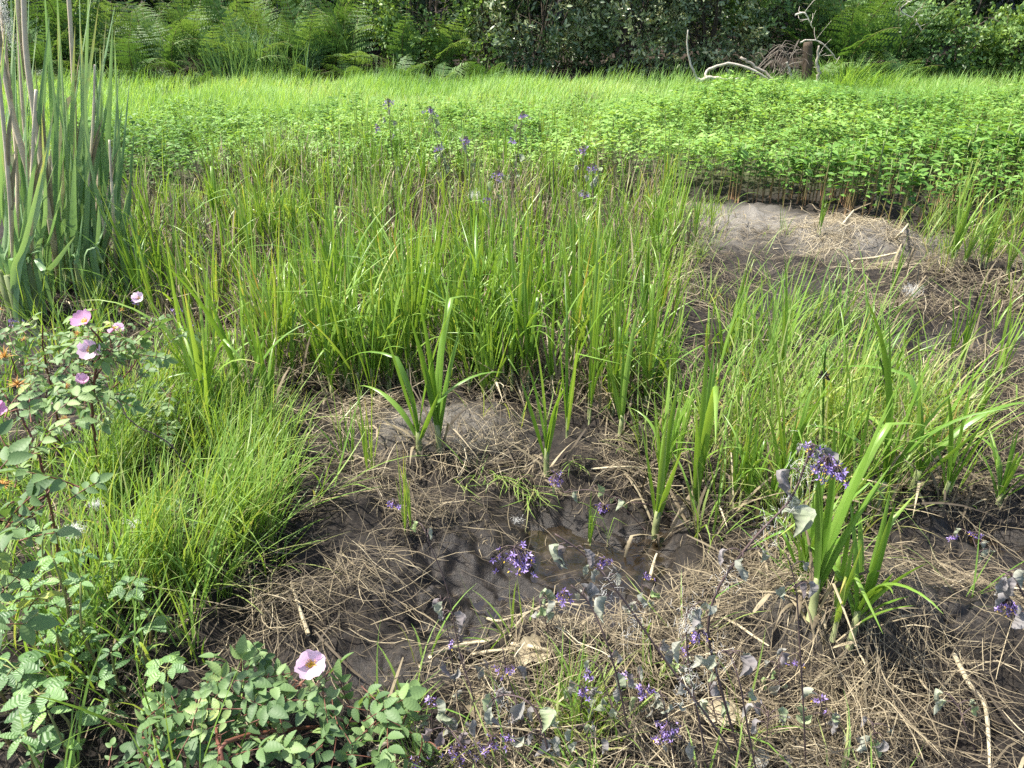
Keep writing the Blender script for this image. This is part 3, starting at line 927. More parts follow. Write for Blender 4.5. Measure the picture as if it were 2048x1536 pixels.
KEY = [
    (1093, 950, 14, 1.02, "broad pale green sedge shoot standing alone above the purple flower cluster"),
    (880, 905, 12, 1.05, "tall sedge shoot with an arching yellow green blade rising from the straw mound"),
    (838, 905, 13, 1.0, "slender sedge shoot close beside the tall one on the straw mound"),
    (737, 965, 22, .75, "thin sedge shoot at the left foot of the straw mound"),
    (706, 945, 23, .72, "dry tipped thin sedge shoot left of the straw mound beside a dead stub"),
    (500, 850, 15, 1.15, "broad leaved sedge fanning out above the lush grass tuft"),
    (545, 850, 16, 1.05, "sedge shoot with drooping outer blades right of the broad fan by the lush grass"),
    (430, 820, 0, 1.1, "leafy sedge clump behind the lush grass tuft and right of the rose leaves"),
    (822, 1075, 22, .62, "small lone sedge shoot growing from the dark straw above the mud"),
    (1308, 1075, 17, 1.15, "tall dark green sedge shoot at the edge of the brown pool"),
    (1385, 1050, 12, 1.1, "upright sedge shoot just right of the pool edge shoot"),
    (1240, 880, 14, .95, "sedge shoot with a wide open fan behind the pool"),
    (1345, 960, 1, .75, "sedge clump behind the pool edge between the tall shoots"),
    (1600, 1180, 18, 1.1, "short broad leaved sedge tuft leftmost on the front straw tussock"),
    (1625, 1225, 12, .95, "upright bright green sedge shoot on the front straw tussock"),
    (1665, 1245, 19, 1.15, "dark green sedge tuft in the middle of the front straw tussock"),
    (1712, 1248, 20, 1.2, "sedge tuft leaning right at the end of the front straw tussock"),
    (1560, 1010, 17, 1.15, "broad leaved sedge shoot in the middle of the right hand grass clump"),
    (1650, 1000, 2, .75, "leafy sedge clump behind the drooping purple flowers"),
    (1750, 1010, 15, 1.2, "dark green broad sedge shoot right of the drooping purple flowers"),
    (1820, 990, 13, 1.15, "sedge shoot with a blade bent over to the right at the edge of the grass clump"),
    (1880, 1010, 16, .95, "sedge shoot arching over the dark mud at the right of the grass clump"),
    (1480, 900, 4, .75, "sedge clump at the left of the right hand grass clump"),
    (1560, 760, 17, 1.0, "pale blue green sedge shoot standing before the muddy channel"),
    (1440, 740, 5, .8, "sedge clump left of the muddy channel"),
    (1740, 830, 3, .7, "sedge clump at the right rear of the right hand grass clump"),
    (1895, 735, 23, .95, "thin yellow green sedge shoot in the wet mud at the right"),
    (1995, 775, 22, 1.05, "yellow green sedge shoot with pale base in the wet mud near the right edge"),
    (1980, 690, 24, .85, "small sedge shoot behind the pale based one at the right edge"),
    (1700, 640, 24, .9, "thin sedge shoot on the bank right of the muddy channel"),
    (1998, 1010, 20, .9, "sedge shoot with a cut stubby base at the right edge of the mud"),
    (1780, 600, 25, .8, "thin sedge shoot on the straw bank at the right"),
    (1925, 540, 8, .75, "sedge clump on the right hand straw bank"),
    (2010, 560, 9, .8, "sedge clump on the straw bank at the right edge"),
    (1750, 420, 14, 1.0, "dark sedge shoot standing up out of the bright seedlings"),
    (1900, 470, 22, 1.15, "tall thin sedge shoot among the seedlings right of the dark shoot"),
    (1960, 500, 25, 1.3, "tall reedy sedge shoot before the seedlings near the right edge"),
    (2030, 480, 24, 1.3, "reedy sedge shoot before the seedlings at the right edge"),
    (1420, 465, 22, .8, "thin sedge shoot at the left edge of the grey mud"),
    (1455, 450, 24, .7, "small sedge shoot at the back of the grey mud with a leaf bent to the right"),
    (1560, 470, 25, .55, "tiny sedge shoot on the grey mud"),
    (1640, 465, 23, .6, "small sedge shoot between grey mud and straw mound"),
    (1950, 860, 23, .6, "short yellow green shoot in the straw at the right"),
    (1480, 1010, 6, .7, "sedge clump in the left middle of the right hand grass clump"),
    (1690, 910, 7, .7, "sedge clump in the centre of the right hand grass clump"),
    (1180, 1100, 23, .42, "small green shoot standing in the brown pool"),
    (1215, 1095, 24, .42, "small shoot beside another in the brown pool with a leaning leaf"),
]
for (u, v, var, sc, lab) in KEY:
    sedge(u, v, var, sc, lab, None)

# bulrush stems with dark seed heads in the right hand clump
def bulrush(path, head, label):
    base = path[0]
    t = thing("bulrush", label, "bulrush", base)
    a = Acc()
    tube(a, spline(path, 10) - base, .0035, .0022, 6, .12)
    st_ = link("stem", a.mesh("bulrush_stem", M['sedge']), t)
    a = Acc()
    h_ = head - base
    d = rdir(40, -.3, 1)
    inst(a, leaf_tpl(2, .5, 'elliptic', .3, 0), h_ + d * .004, d, rdir(40), U(.009, .016, 40), U(0, .5, 40))
    link("seed_head", a.mesh("bulrush_head", M['bark']), t)
    a = Acc()
    tip = path[-1] - base
    n_ = norm(tip - h_)
    az = math.atan2(n_[1], n_[0])
    blades(a, h_[None], np.linalg.norm(tip - h_) * 1.4, .007, az, .25, .1, 6, .3, fold=.4)
    link("bract", a.mesh("bulrush_bract", M['sedge']), t)
b = G(1640, 960)
bulrush([b, P(1645, 860, b[1]), P(1648, 750, b[1]), P(1652, 690, b[1])], P(1648, 754, b[1]), "dark stemmed bulrush with a small brown seed head left in the right hand clump")
b = G(1772, 960)
bulrush([b, P(1775, 860, b[1]), P(1772, 765, b[1]), P(1750, 690, b[1])], P(1772, 760, b[1]), "dark stemmed bulrush with a brown seed head right in the right hand clump")

# ================================================================== CATTAILS
def cattail(u, v, leaves, label, Ylean=0.0):
    """leaves: list of (tip u, tip v, width, bow) in picture terms; base on the ground"""
    b = G(u, v)
    t = thing("cattail", label, "cattail", b)
    a, ash = Acc(), Acc()
    leaves = leaves + [(a_ + U(-34, 34), c_ + U(-30, 120), w_ * U(.7, 1), U(-.06, .06)) for a_, c_, w_, _ in leaves if rng.random() < .5]
    for (tu, tv, w, bow) in leaves:
        Yt = b[1] + U(-.25, .25) + Ylean
        tip = P(tu, tv, Yt)
        o = np.array([U(-.07, .07), U(-.07, .07), 0])
        mid = (b + o + tip) / 2 + np.array([bow, U(-.03, .03), .03])
        q_ = b + o + np.array([0, 0, .25])
        q_[:2] = q_[:2] * .6 + mid[:2] * .4
        path = spline([b + o, q_, mid * .9 + q_ * .1, tip], 13)
        strap(a, path - b, w, U(.3, .75), U(0, 3.14), fold=.3)
    tube(ash, [(0, 0, -.02), (0, 0, .1), (U(-.01, .01), 0, .22)], .022, .014, 7, .2)
    link("foliage", a.mesh("cattail_leaves", M['cattail']), t)
    link("sheath", ash.mesh("cattail_sheath", M['sheath']), t)
    return t

def strap(acc, path, w, tint, ang, fold=.3, taper=.30, twist=.7):
    """one strap-shaped leaf along a path"""
    n = len(path)
    tt = np.linspace(0, 1, n)
    tg = norm(np.gradient(path, axis=0))
    sa = ang + np.linspace(0, U(-twist, twist), n)
    side = np.stack([np.cos(sa), np.sin(sa), 0 * sa], -1)
    side = norm(side - tg * (side * tg).sum(-1, keepdims=True))
    nr = np.cross(side, tg)
    hw = (w * .5 * np.maximum(np.clip((1 - tt) / taper, 0, 1) ** .65, .03) * np.minimum(1, .7 + tt))[:, None]
    v = np.stack([path - side * hw, path - nr * hw * fold, path + side * hw], 1)
    acc.add(v, grid_faces(1, n, 3), np.repeat(tint + .35 * tt ** 7, 3), np.tile(np.array([-12.0, 0, 12.0]), n))

W_ = .021
cattail(60, 560, [(20, -60, W_, -.03), (60, -80, W_, .0), (100, 30, W_, .03), (5, 160, W_, -.05), (-30, 60, W_, -.08), (30, 240, W_, 0)], "blue green cattail at the far left behind the dead stalks")
cattail(110, 575, [(85, -90, W_, 0), (115, 10, W_, .02), (150, 50, W_, .03), (95, 60, W_, -.02), (120, 90, .022, .0), (70, 120, W_, -.03)], "tall blue green cattail between the two thickest dead stalks")
cattail(160, 570, [(158, -60, W_, 0), (160, 40, W_, .02), (230, 10, .028, .0), (225, 45, .026, .02), (205, 100, W_, .02), (130, 150, W_, -.02), (145, 60, .022, 0)], "tall cattail with leaves spreading right before the ferns")
cattail(215, 575, [(200, 90, .022, .0), (238, 150, W_, .03), (215, 240, W_, .0), (260, 150, .02, .04), (165, 220, W_, -.08), (245, 205, .02, .02)], "cattail with leaf tips reaching over the meadow right of the dead stalks")
cattail(285, 580, [(260, 345, .026, -.02), (165, 235, .026, -.06), (205, 370, .024, -.03), (255, 400, .026, .0)], "cattail with two broad blades leaning left at the right of the stand")
cattail(30, 640, [(65, 290, .028, .03), (-10, 250, .026, -.03), (15, 320, .026, .0), (-40, 330, .026, -.02)], "front cattail at the left edge with a broad blade curving right")
cattail(45, 650, [(113, 320, .026, -.02), (108, 215, .024, .02)], "front cattail with a single grey green blade slanting right")
cattail(175, 615, [(200, 370, .022, .0), (165, 430, .022, .0), (120, 420, .022, -.02), (190, 480, .02, .02)], "short cattail in the front of the stand among grass")
cattail(95, 600, [(50, 180, W_, -.04), (30, 90, W_, -.02), (75, 200, W_, .02), (110, 190, W_, .02), (140, 230, W_, .03)], "cattail in the thick of the stand at the left")
cattail(-60, 610, [(-60, -60, W_, 0), (-90, 60, W_, -.02), (10, 40, W_, .03), (-20, 180, W_, 0), (0, 200, W_, .03)], "cattail cut by the left edge of the view")
cattail(250, 560, [(270, 250, .018, .0), (262, 300, .018, .02), (235, 290, .018, -.02)], "slim cattail at the right rear of the stand")
cattail(20, 575, [(35, -70, W_, .0), (0, -40, W_, -.02), (75, 60, W_, .03), (50, 150, W_, .02), (15, 210, W_, -.02)], "cattail behind the leaning grey stalk at the left edge")
cattail(135, 555, [(180, -80, W_, .02), (95, 20, W_, -.02), (112, -50, W_, .0), (170, 110, W_, .03), (130, 170, W_, 0), (185, 160, W_, .02)], "dense cattail behind the straight dead stalk")
cattail(190, 600, [(228, 60, W_, .02), (190, 200, W_, .0), (178, 250, .03, -.02), (235, 260, .03, .03), (150, 300, .03, -.04)], "bluish cattail in front of the spreading one on the right of the stand")
cattail(80, 625, [(80, 250, W_, .0), (25, 400, .03, -.04), (125, 360, .03, .03), (60, 330, .03, -.02)], "low bluish cattail in the front of the stand beside the slanting blade")

def dead_stalk(path, r, label, nodes=2):
    b = path[0]
    t = thing("dead_cattail_stalk", label, "dead stalk", b)
    a = Acc()
    tube(a, spline(path, 18) - b, r * 1.05, r * .7, 8, .35, .05, t1=.7)
    link("stem", a.mesh("dead_stalk", M['stalk']), t)
    a = Acc()
    pp = spline(path, 18) - b
    for k in range(nodes):
        i = rng.integers(4, 14)
        dd = pp[i + 3] - pp[i]
        strap(a, np.array([pp[i] + dd * s_ + np.array([r * 1.1, -r * .6, 0]) + np.array([.02, 0, 0]) * s_ ** 2 for s_ in np.linspace(0, 1.3, 6)]), r * 1.6, .6, U(0, 3), .4, .4)
    link("dry_sheath", a.mesh("dry_sheath", M['straw']), t)
    return t
Yb = G(110, 575)[1]
def sp(u0, v0, *rest):
    b = G(u0, v0)
    return [b] + [P(u, v, b[1] + dy - .16) for (u, v, dy) in rest]
dead_stalk(sp(120, 570, (105, 470, 0), (75, 270, 0), (52, 100, 0), (45, -90, 0)), .014, "tall thick dead tan stalk rising through the middle of the cattails")
dead_stalk(sp(112, 540, (95, 430, 0), (55, 300, .05), (38, 60, .05), (30, -90, .05)), .012, "dead tan stalk close behind the thick one reaching the top edge")
dead_stalk(sp(95, 560, (60, 360, -.05), (30, 250, -.05), (0, 100, -.05), (-30, 20, -.05)), .014, "dead grey stalk leaning to the left across the cattails")
dead_stalk(sp(155, 545, (150, 320, .05), (146, 140, .05), (134, -60, .05)), .012, "straight dead tan stalk standing right of the other dead stalks")
dead_stalk(sp(190, 520, (195, 420, 0), (198, 350, 0), (200, 280, 0)), .010, "short broken dead stalk at the right of the cattail stand")
dead_stalk(sp(165, 520, (130, 400, -.05), (95, 310, -.05)), .009, "thin broken dead stalk leaning left low in the cattails")
dead_stalk(sp(212, 560, (210, 470, -.05), (200, 400, -.05)), .010, "short grey dead stalk bent at the right foot of the cattails")
dead_stalk(sp(70, 590, (62, 450, -.1), (66, 300, -.1), (72, 180, -.1)), .008, "slim tan dead stalk broken off at half height left of the thick one")
dead_stalk(sp(235, 570, (228, 450, -.05), (222, 340, -.05), (219, 280, -.05)), .007, "slim pale dead stalk at the right of the stand by the two leaning blades")
dead_stalk(sp(30, 600, (22, 430, -.1), (8, 260, -.1), (-12, 60, -.1)), .009, "slim tan dead stalk leaning out of view at the far left")
dead_stalk(sp(170, 560, (176, 400, -.05), (186, 250, -.05), (190, 130, -.05)), .007, "slim dead stalk leaning right past the straight one")
b = G(140, 560)
t = thing("dead_cattail_leaf", "pale bleached dead leaf arching over beside the straight dead stalk", "dead leaf", b)
a = Acc()
strap(a, spline([b, P(128, 420, b[1] - .1), P(122, 280, b[1] - .1), P(135, 205, b[1] - .1), P(150, 190, b[1] - .1)], 16) - b, .018, .95, .5, .3, .2, .3)
link("blade", a.mesh("dead_leaf", M['straw']), t)
b = G(40, 560)
t = thing("cattail_seed_head", "fluffy pale cattail seed head at the top left corner", "seed head", P(8, 40, b[1]))
a = Acc()
d = rdir(900)
st_p = rng.normal(0, 1, (900, 3)) * np.array([.012, .012, .05])
blades(a, st_p, U(.02, .045, 900), .0012, U(0, 6.28, 900), U(.4, 1.8, 900), U(0, 1, 900), 2, U(0, 1, 900))
link("fluff", a.mesh("head_fluff", M['fluff']), t)
a = Acc()
base_c = np.array([G(30, 600) - P(8, 40, b[1])])[0]
tube(a, spline([base_c, base_c * .5 + (.03, 0, 0), (0, 0, .05)], 10), .009, .005, 6, .4)
link("stem", a.mesh("head_stem", M['stalk']), t)

# ================================================================== FERNS
def frond_mesh(a0, a1, nP=14, nq=8, seed=0):
    """arching frond of length 1: rachis in the y-z plane, pinnae with pinnules on both sides"""
    af, ar = Acc(), Acc()
    t = np.linspace(0, 1, 40)
    th = a0 + (a1 - a0) * t ** 1.3                                    # angle above the horizontal
    pts = np.concatenate([[[0, 0, 0]], np.cumsum(np.stack([0 * t, np.cos(th), np.sin(th)], -1)[1:] / 39, 0)])
    pts[:, 0] += .03 * np.sin(t * 3 + seed)
    tg = norm(np.gradient(pts, axis=0))
    tube(ar, pts[::3], .008, .002, 4, .3)
    V, F, T = [], [], []
    tpl = np.array([[-.5, 0, 0], [.5, 0, 0], [.22, 1, -.12], [-.22, 1, -.12]])
    for k in range(nP):
        s_ = .16 + .83 * (k + .5) / nP
        i = min(39, int(s_ * 39))
        env = np.sin(math.pi * min(1, (s_ - .10) / .9) ** .62) ** .9
        Lp = .27 * env + .012
        for sg in (-1, 1):
            side = np.array([sg, 0, 0.0])
            nr = norm(np.cross(tg[i], side) * -sg)
            nr = nr if nr[2] > 0 else -nr
            dp = norm(side * .93 + tg[i] * .34 + rng.normal(0, .06, 3))
            for q_ in range(nq):
                f_ = (q_ + .5) / nq
                c = pts[i] + dp * Lp * f_ - nr * Lp * .30 * f_ ** 2
                pl = Lp * .10 * (1 - f_) ** .5 + .005
                wd = Lp / nq * .95
                for s2 in (-1, 1):
                    y = norm(np.cross(nr, dp) * s2 + dp * .45 + rng.normal(0, .10, 3))
                    x = norm(dp - y * (dp @ y))
                    z = np.cross(x, y)
                    V.append(c + tpl[:, :1] * x * wd + tpl[:, 1:2] * y * pl + tpl[:, 2:] * z * pl)
                    T.append(np.clip(.45 + .35 * s_ + rng.normal(0, .08), 0, 1))
    V = np.concatenate(V)
    af.add(V, np.arange(len(V)).reshape(-1, 4), np.repeat(T, 4))
    return af.mesh("fern_pinnae", M['fern'], False), ar.mesh("fern_rachis", M['fernstem'])

FRONDS = [frond_mesh(R(82), R(35), seed=0), frond_mesh(R(74), R(10), seed=1), frond_mesh(R(86), R(62), seed=2), frond_mesh(R(60), R(-12), 14, 8, seed=3), frond_mesh(R(42), R(-12), 14, 8, seed=4)]
FERN_PROTO = []
def fern_plant(kind_, loc, rz, sc, label, group):
    """kind_ 0..3 upright crown, 4..5 low spreading crown"""
    while len(FERN_PROTO) < 6:
        FERN_PROTO.append(None)
    if FERN_PROTO[kind_] is None:
        t = thing("bracken_fern", label, "fern", loc, rz, group, sc)
        n = rng.integers(7, 10) if kind_ < 4 else rng.integers(5, 8)
        for k in range(n):
            choice = [0, 1, 2, 0, 3, 2][k % 6] if kind_ < 4 else [3, 4, 1][k % 3]
            fm, rm = FRONDS[choice]
            a = 6.283 * k / n + rng.normal(0, .3)
            l_ = U(.8, 1.15) if kind_ < 4 else U(.6, .9)
            f = link("frond", rm, t, (0, 0, 0), a, l_)
            f.rotation_euler = (rng.normal(0, .12), rng.normal(0, .12), a)
            link("foliage", fm, f)
        FERN_PROTO[kind_] = t
        return t
    return copy_tree(FERN_PROTO[kind_], loc, rz, sc, label, group)

def fern_rows(u0, u1, rows, name, first, step=.6):
    for (Y, hs_, kinds, lab) in rows:
        x0, x1 = (u0 - 1024) / FPX * (Y * ct + 1.0 * st), (u1 - 1024) / FPX * (Y * ct + 1.0 * st)
        n = max(2, int((x1 - x0) / step))
        for k in range(n):
            x = x0 + (k + .5) / n * (x1 - x0) + rng.normal(0, .10)
            y = Y + rng.normal(0, .14)
            fern_plant(int(rng.choice(kinds)), (x, y, float(height(x, y)) - .02), U(0, 6.28), hs_ * U(.82, 1.18), lab, name + ", " + lab.split(" fern ")[0])
fern_rows(-120, 720, [
    (FOOT + .35, .62, [4, 5], "low spreading fern at the foot of the ferny bank left of the evergreen shrub"),
    (FOOT + .75, .95, [0, 1, 2, 3], "green feathery fern in the front of the ferny bank left of the evergreen shrub"),
    (FOOT + 1.4, 1.15, [0, 1, 2, 3], "tall green fern in the middle of the ferny bank left of the evergreen shrub"),
    (FOOT + 2.1, 1.25, [0, 1, 2, 3], "tall upright fern at the back of the ferny bank left of the evergreen shrub")], "left ferny bank", 0)
fern_rows(560, 930, [
    (FOOT + .4, .65, [4, 5], "low arching fern below the leafy bush beside the evergreen shrub"),
    (FOOT + .95, 1.0, [0, 1, 2, 3], "full green fern below the leafy bush beside the evergreen shrub"),
    (FOOT + 1.6, 1.1, [0, 1, 2, 3], "tall bright fern behind the leafy bush beside the evergreen shrub")], "ferns beside the evergreen shrub", 0)
fern_rows(1600, 1830, [
    (FOOT + .35, .9, [4, 5], "yellowish arching fern at the foot of the fern clump right of the post"),
    (FOOT + .85, 1.25, [0, 1, 2, 3], "large feathery fern in the fern clump right of the post"),
    (FOOT + 1.4, 1.5, [0, 1, 2, 3], "tallest upright fern in the fern clump right of the post")], "fern clump right of the post", 0, .5)
fern_rows(1900, 2150, [(FOOT + 1.5, .95, [0, 1, 2, 3], "light green fern rising out of the brambles at the right edge")], "ferns in the brambles", 0, .55)
fern_plant(4, (*P(975, 165, FOOT + .25)[:2], float(height(P(975, 165, FOOT + .25)[0], FOOT + .25))), .3, .8, "single broad low fern in the dark gap left of the evergreen shrub", None)

# ================================================================== SHRUBS AND TREES
tpl_ell = leaf_tpl(3, .38, 'elliptic', .25, .12)
tpl_ov = leaf_tpl(3, .62, 'ovate', .2, .18)
def shrub(name, label, cat, loc, rx, ry, h, n_tips, per, size, leafm, tplx, stems=7, tint=(.1, .9), group=None, up_bias=.35, low=.05, stemmat='bark', shell=.45):
    t = thing(name, label, cat, loc, 0, group)
    for k in range(stems):
        aw = Acc()
        a = U(0, 6.28)
        e = np.array([math.cos(a) * rx * U(.2, .8), math.sin(a) * ry * U(.2, .8), h * U(.6, .95)])
        pth = spline([(rng.normal(0, .08), rng.normal(0, .08), -.05), e * .45 + rng.normal(0, .08, 3), e], 9)
        tube(aw, pth, .022, .006, 5, U(.2, .9), .06)
        for j in range(3):
            s0 = pth[rng.integers(3, 8)]
            e2 = s0 + rdir(1, 0, .8)[0] * U(.25, .6)
            tube(aw, spline([s0, (s0 + e2) / 2 + rng.normal(0, .04, 3), e2], 5), .008, .003, 4, U(.3, .9))
        link("stem", aw.mesh(name + "_stem", M[stemmat]), t)
    d = rdir(n_tips, -.95, 1)
    rad = U(shell, 1.0, n_tips) ** .5
    lump = 1 + .55 * fbm(d[:, 0] * 2 + loc[0], d[:, 1] * 2 + d[:, 2] * 2.7, 2.0, 3, int(abs(loc[0] * 10)))
    d = np.sign(d) * np.abs(d) ** np.array([1, 1, .75])
    c = d * (rad * lump)[:, None] * np.array([rx, ry, h * .56]) + np.array([0, 0, h * .50])
    gap = fbm(c[:, 0] * 1.0 + loc[0], c[:, 2] * 1.0 + c[:, 1] * .7, 2.6, 2, 55)
    c = c[(c[:, 2] > low) & (gap > -.22)]
    n = len(c)
    al = Acc()
    out = norm(c - np.array([0, 0, h * .4]) + rng.normal(0, .3, (n, 3)))
    tn = np.clip(U(*tint, n) + .7 * fbm(c[:, 0] + loc[0], c[:, 2] + c[:, 1] * .6, 2.2, 2, 56), 0, 1)
    for q_ in range(per):
        dd = norm(rdir(n) * .9 + out * .7 + np.array([0, 0, up_bias]))
        inst(al, tplx, c + dd * size * .15 + rng.normal(0, size * .35, (n, 3)), dd, out + rng.normal(0, .4, (n, 3)) + np.array([0, 0, .5]), size * U(.6, 1.2, n), np.clip(tn + rng.normal(0, .12, n), 0, 1))
    link("foliage", al.mesh(name + "_foliage", M[leafm]), t)
    return t

def ground_at(u, Y):
    x = (u - 1024) / FPX * (Y * ct + .8 * st)
    return (x, Y, float(height(x, Y)) - .02)

shrub("evergreen_shrub", "dark glossy evergreen shrub nearest the ferns, with twiggy left side", "shrub", ground_at(1075, FOOT + 1.15), 1.05, .75, 2.1, 1500, 8, .088, 'evergreen', tpl_ell, 9)
shrub("evergreen_shrub", "dark glossy evergreen shrub in the middle behind the meadow", "shrub", ground_at(1255, FOOT + 1.25), 1.15, .8, 2.4, 1700, 8, .088, 'evergreen', tpl_ell, 10)
shrub("evergreen_shrub", "paler leaved evergreen shrub behind the bleached upright branch", "shrub", ground_at(1420, FOOT + 1.3), 1.0, .7, 2.2, 1300, 8, .088, 'evergreen', tpl_ell, 9, tint=(.3, 1))
shrub("willow_shrub", "lighter green long leaved shrub hanging over the dead brush", "shrub", ground_at(1530, FOOT + 1.45), .75, .6, 2.2, 900, 5, .11, 'broad', tpl_ell, 7, low=.65)
shrub("bramble_bush", "broad leaved bush covering the right end of the left ferns", "bush", ground_at(850, FOOT + 1.35), .85, .6, 1.75, 1300, 4, .075, 'broad', tpl_ov, 8)
shrub("bramble_bush", "sparse yellowish leaved bush in the dark gap before the evergreen shrub", "bush", ground_at(975, FOOT + .95), .4, .4, 1.5, 260, 4, .07, 'broad', tpl_ov, 6, tint=(.5, 1))
shrub("bramble_bush", "low leafy bramble thicket right of the fern clump", "bush", ground_at(1890, FOOT + .95), .85, .6, .85, 2000, 4, .07, 'broad', tpl_ov, 8)
shrub("bramble_bush", "low leafy bramble thicket at the right edge", "bush", ground_at(2060, FOOT + 1.0), .95, .6, .9, 2200, 4, .07, 'broad', tpl_ov, 8, tint=(.2, 1))
shrub("bramble_bush", "leafy bush behind the cattails at the far left", "bush", ground_at(40, FOOT + 1.6), 1.3, .7, 1.5, 2000, 4, .075, 'broad', tpl_ov, 8, tint=(0, .6))
for k, (u, Y, lab) in enumerate(((60, 3.3, "dark leafy understorey bush behind the left ferns, leftmost"), (420, 3.4, "dark leafy understorey bush behind the left ferns by the trunk"),
                                 (760, 3.4, "dark leafy understorey bush behind the ferns and broad leaved bush"), (1050, 3.5, "dark leafy understorey bush behind the first evergreen shrub"),
                                 (1400, 3.5, "dark leafy understorey bush behind the pale evergreen shrub"), (1700, 3.4, "dark leafy understorey bush behind the right fern clump"),
                                 (1930, 3.2, "dark leafy understorey bush behind the brambles"), (2180, 3.2, "dark leafy understorey bush beyond the right edge"), (-200, 3.2, "dark leafy understorey bush beyond the left edge"))):
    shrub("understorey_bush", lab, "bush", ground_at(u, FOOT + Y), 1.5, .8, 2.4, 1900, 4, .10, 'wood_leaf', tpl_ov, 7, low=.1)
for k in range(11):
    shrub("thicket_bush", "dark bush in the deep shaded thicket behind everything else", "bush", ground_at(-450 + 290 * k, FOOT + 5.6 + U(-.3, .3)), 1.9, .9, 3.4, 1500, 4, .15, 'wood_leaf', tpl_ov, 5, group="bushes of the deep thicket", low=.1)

# woodland trees: trunk in view, crown overhead
def tree_meshes():
    aw, ac, ab = Acc(), Acc(), Acc()
    h = U(8, 10)
    tr = spline([(0, 0, -.3), (U(-.1, .1), U(-.1, .1), h * .4), (U(-.4, .4), U(-.4, .4), h)], 14)
    tube(aw, tr, .20, .04, 10, .5, .04)
    cs = []
    for k in range(26):
        i = rng.integers(4, 13)
        e = tr[i] + rdir(1, -.1, .6)[0] * U(1.0, 2.4) * (1.25 - i / 16)
        tube(ab, spline([tr[i], (tr[i] + e) / 2 + (0, 0, .15), e], 6), .05, .012, 5, .4)
        cs.append(e)
        cs.append((tr[i] + e) / 2)
    cs = np.array(cs)
    c = cs[rng.integers(0, len(cs), 2400)] + rng.normal(0, .42, (2400, 3))
    c = c[c[:, 2] > 2.3]
    for q_ in range(2):
        n = len(c)
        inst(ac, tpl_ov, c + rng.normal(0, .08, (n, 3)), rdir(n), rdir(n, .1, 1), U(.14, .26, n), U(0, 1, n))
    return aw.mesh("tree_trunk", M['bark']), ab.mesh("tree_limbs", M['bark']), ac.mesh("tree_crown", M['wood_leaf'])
TREES = [tree_meshes() for _ in range(3)]
for k, (u, Y, lab) in enumerate(((170, 3.4, "dark woodland tree trunk behind the cattails"), (610, 3.2, "dark woodland tree trunk behind the left ferns"), (930, 4.2, "dark woodland tree trunk behind the gap left of the evergreen shrub"),
                                 (1330, 4.6, "dark woodland tree trunk behind the evergreen shrubs"), (1650, 4.4, "dark woodland tree trunk behind the right fern clump"), (1885, 3.1, "dark woodland tree trunk behind the brambles"),
                                 (2040, 3.6, "dark woodland tree trunk at the right edge"), (-250, 3.6, "dark woodland tree beyond the left edge"), (2330, 3.3, "dark woodland tree beyond the right edge"),
                                 (380, 5.2, "dark woodland tree deep behind the left ferns"), (1150, 6.0, "dark woodland tree deep behind the evergreen shrubs"), (1800, 6.0, "dark woodland tree deep behind the brambles"))):
    t = thing("woodland_tree", lab, "tree", ground_at(u, FOOT + Y + 1.6), U(0, 6.28), None, U(.9, 1.1))
    a, b_, c_ = TREES[k % 3]
    link("trunk", a, t)
    link("limbs", b_, t)
    link("crown", c_, t)

# tall grasses at the foot of the bank
def grass_tussock(u, v, n, h, w, label, leafm='bluegrass', spread=.12, lean=(.02, .35), tint=(.1, .8), cat="grass tussock", Y=None):
    b = G(u, v) if Y is None else np.array(ground_at(u, Y))
    t = thing("grass_tussock", label, cat, b)
    a = Acc()
    off = rng.normal(0, spread, (n, 2))
    blades(a, np.column_stack([off, np.full(n, -.01)]), U(*h, n), U(*w, n), np.arctan2(off[:, 1], off[:, 0]) + rng.normal(0, .6, n), U(*lean, n), U(.2, 1.2, n), 6, U(*tint, n), twist=U(-1, 1, n))
    link("foliage", a.mesh("tussock_blades", M[leafm]), t)
    return t
grass_tussock(455, 0, 170, (.5, .95), (.010, .017), "blue green tall grass standing among the left ferns", Y=FOOT + .5, spread=.2)
grass_tussock(515, 0, 150, (.6, 1.1), (.010, .017), "taller grey green grass beside the blue green grass among the ferns", Y=FOOT + .6, spread=.2)
grass_tussock(580, 0, 70, (.4, .8), (.009, .014), "short grey green grass right of the tall grass among the ferns", Y=FOOT + .45, spread=.15)
grass_tussock(1690, 178, 420, (.35, .62), (.006, .010), "arching bright grass tussock below the right fern clump", 'meadow', .22, (.2, .9), (.2, .8))
grass_tussock(1770, 182, 260, (.3, .5), (.005, .009), "smaller bright grass tussock right of the arching one below the ferns", 'meadow', .2, (.2, .9), (.1, .7))
grass_tussock(1520, 176, 160, (.12, .25), (.004, .008), "pale dry grass tussock below the arching dead branch", 'straw', .16, (.2, 1.0), (.75, 1))

# ================================================================== DEAD WOOD AT THE BACK
def branch(name, label, cat, path, r0, r1, m='deadwood', tint=.7, twigs=0, n=16, jit=.06):
    path = [np.asarray(q_, float) for q_ in path]
    b = path[0]
    t = thing(name, label, cat, b)
    a = Acc()
    pp = spline(path, n) - b
    pp[1:-1] += rng.normal(0, r0 * .25, (n - 2, 3))
    tube(a, pp, r0, r1, 8, tint, jit)
    link("limb", a.mesh(name, M[m]), t)
    if twigs:
        a = Acc()
        for k in range(twigs):
            s0 = pp[rng.integers(n // 4, n)]
            e = s0 + rdir(1, -.3, .9)[0] * U(.1, .35)
            tube(a, spline([s0, (s0 + e) / 2 + rng.normal(0, .03, 3), e], 5), .004, .002, 4, tint)
        link("twigs", a.mesh("twigs", M[m]), t)
    return t
YB = FOOT - .1
p = lambda u, v, dy=0.0: P(u, v, YB + dy)
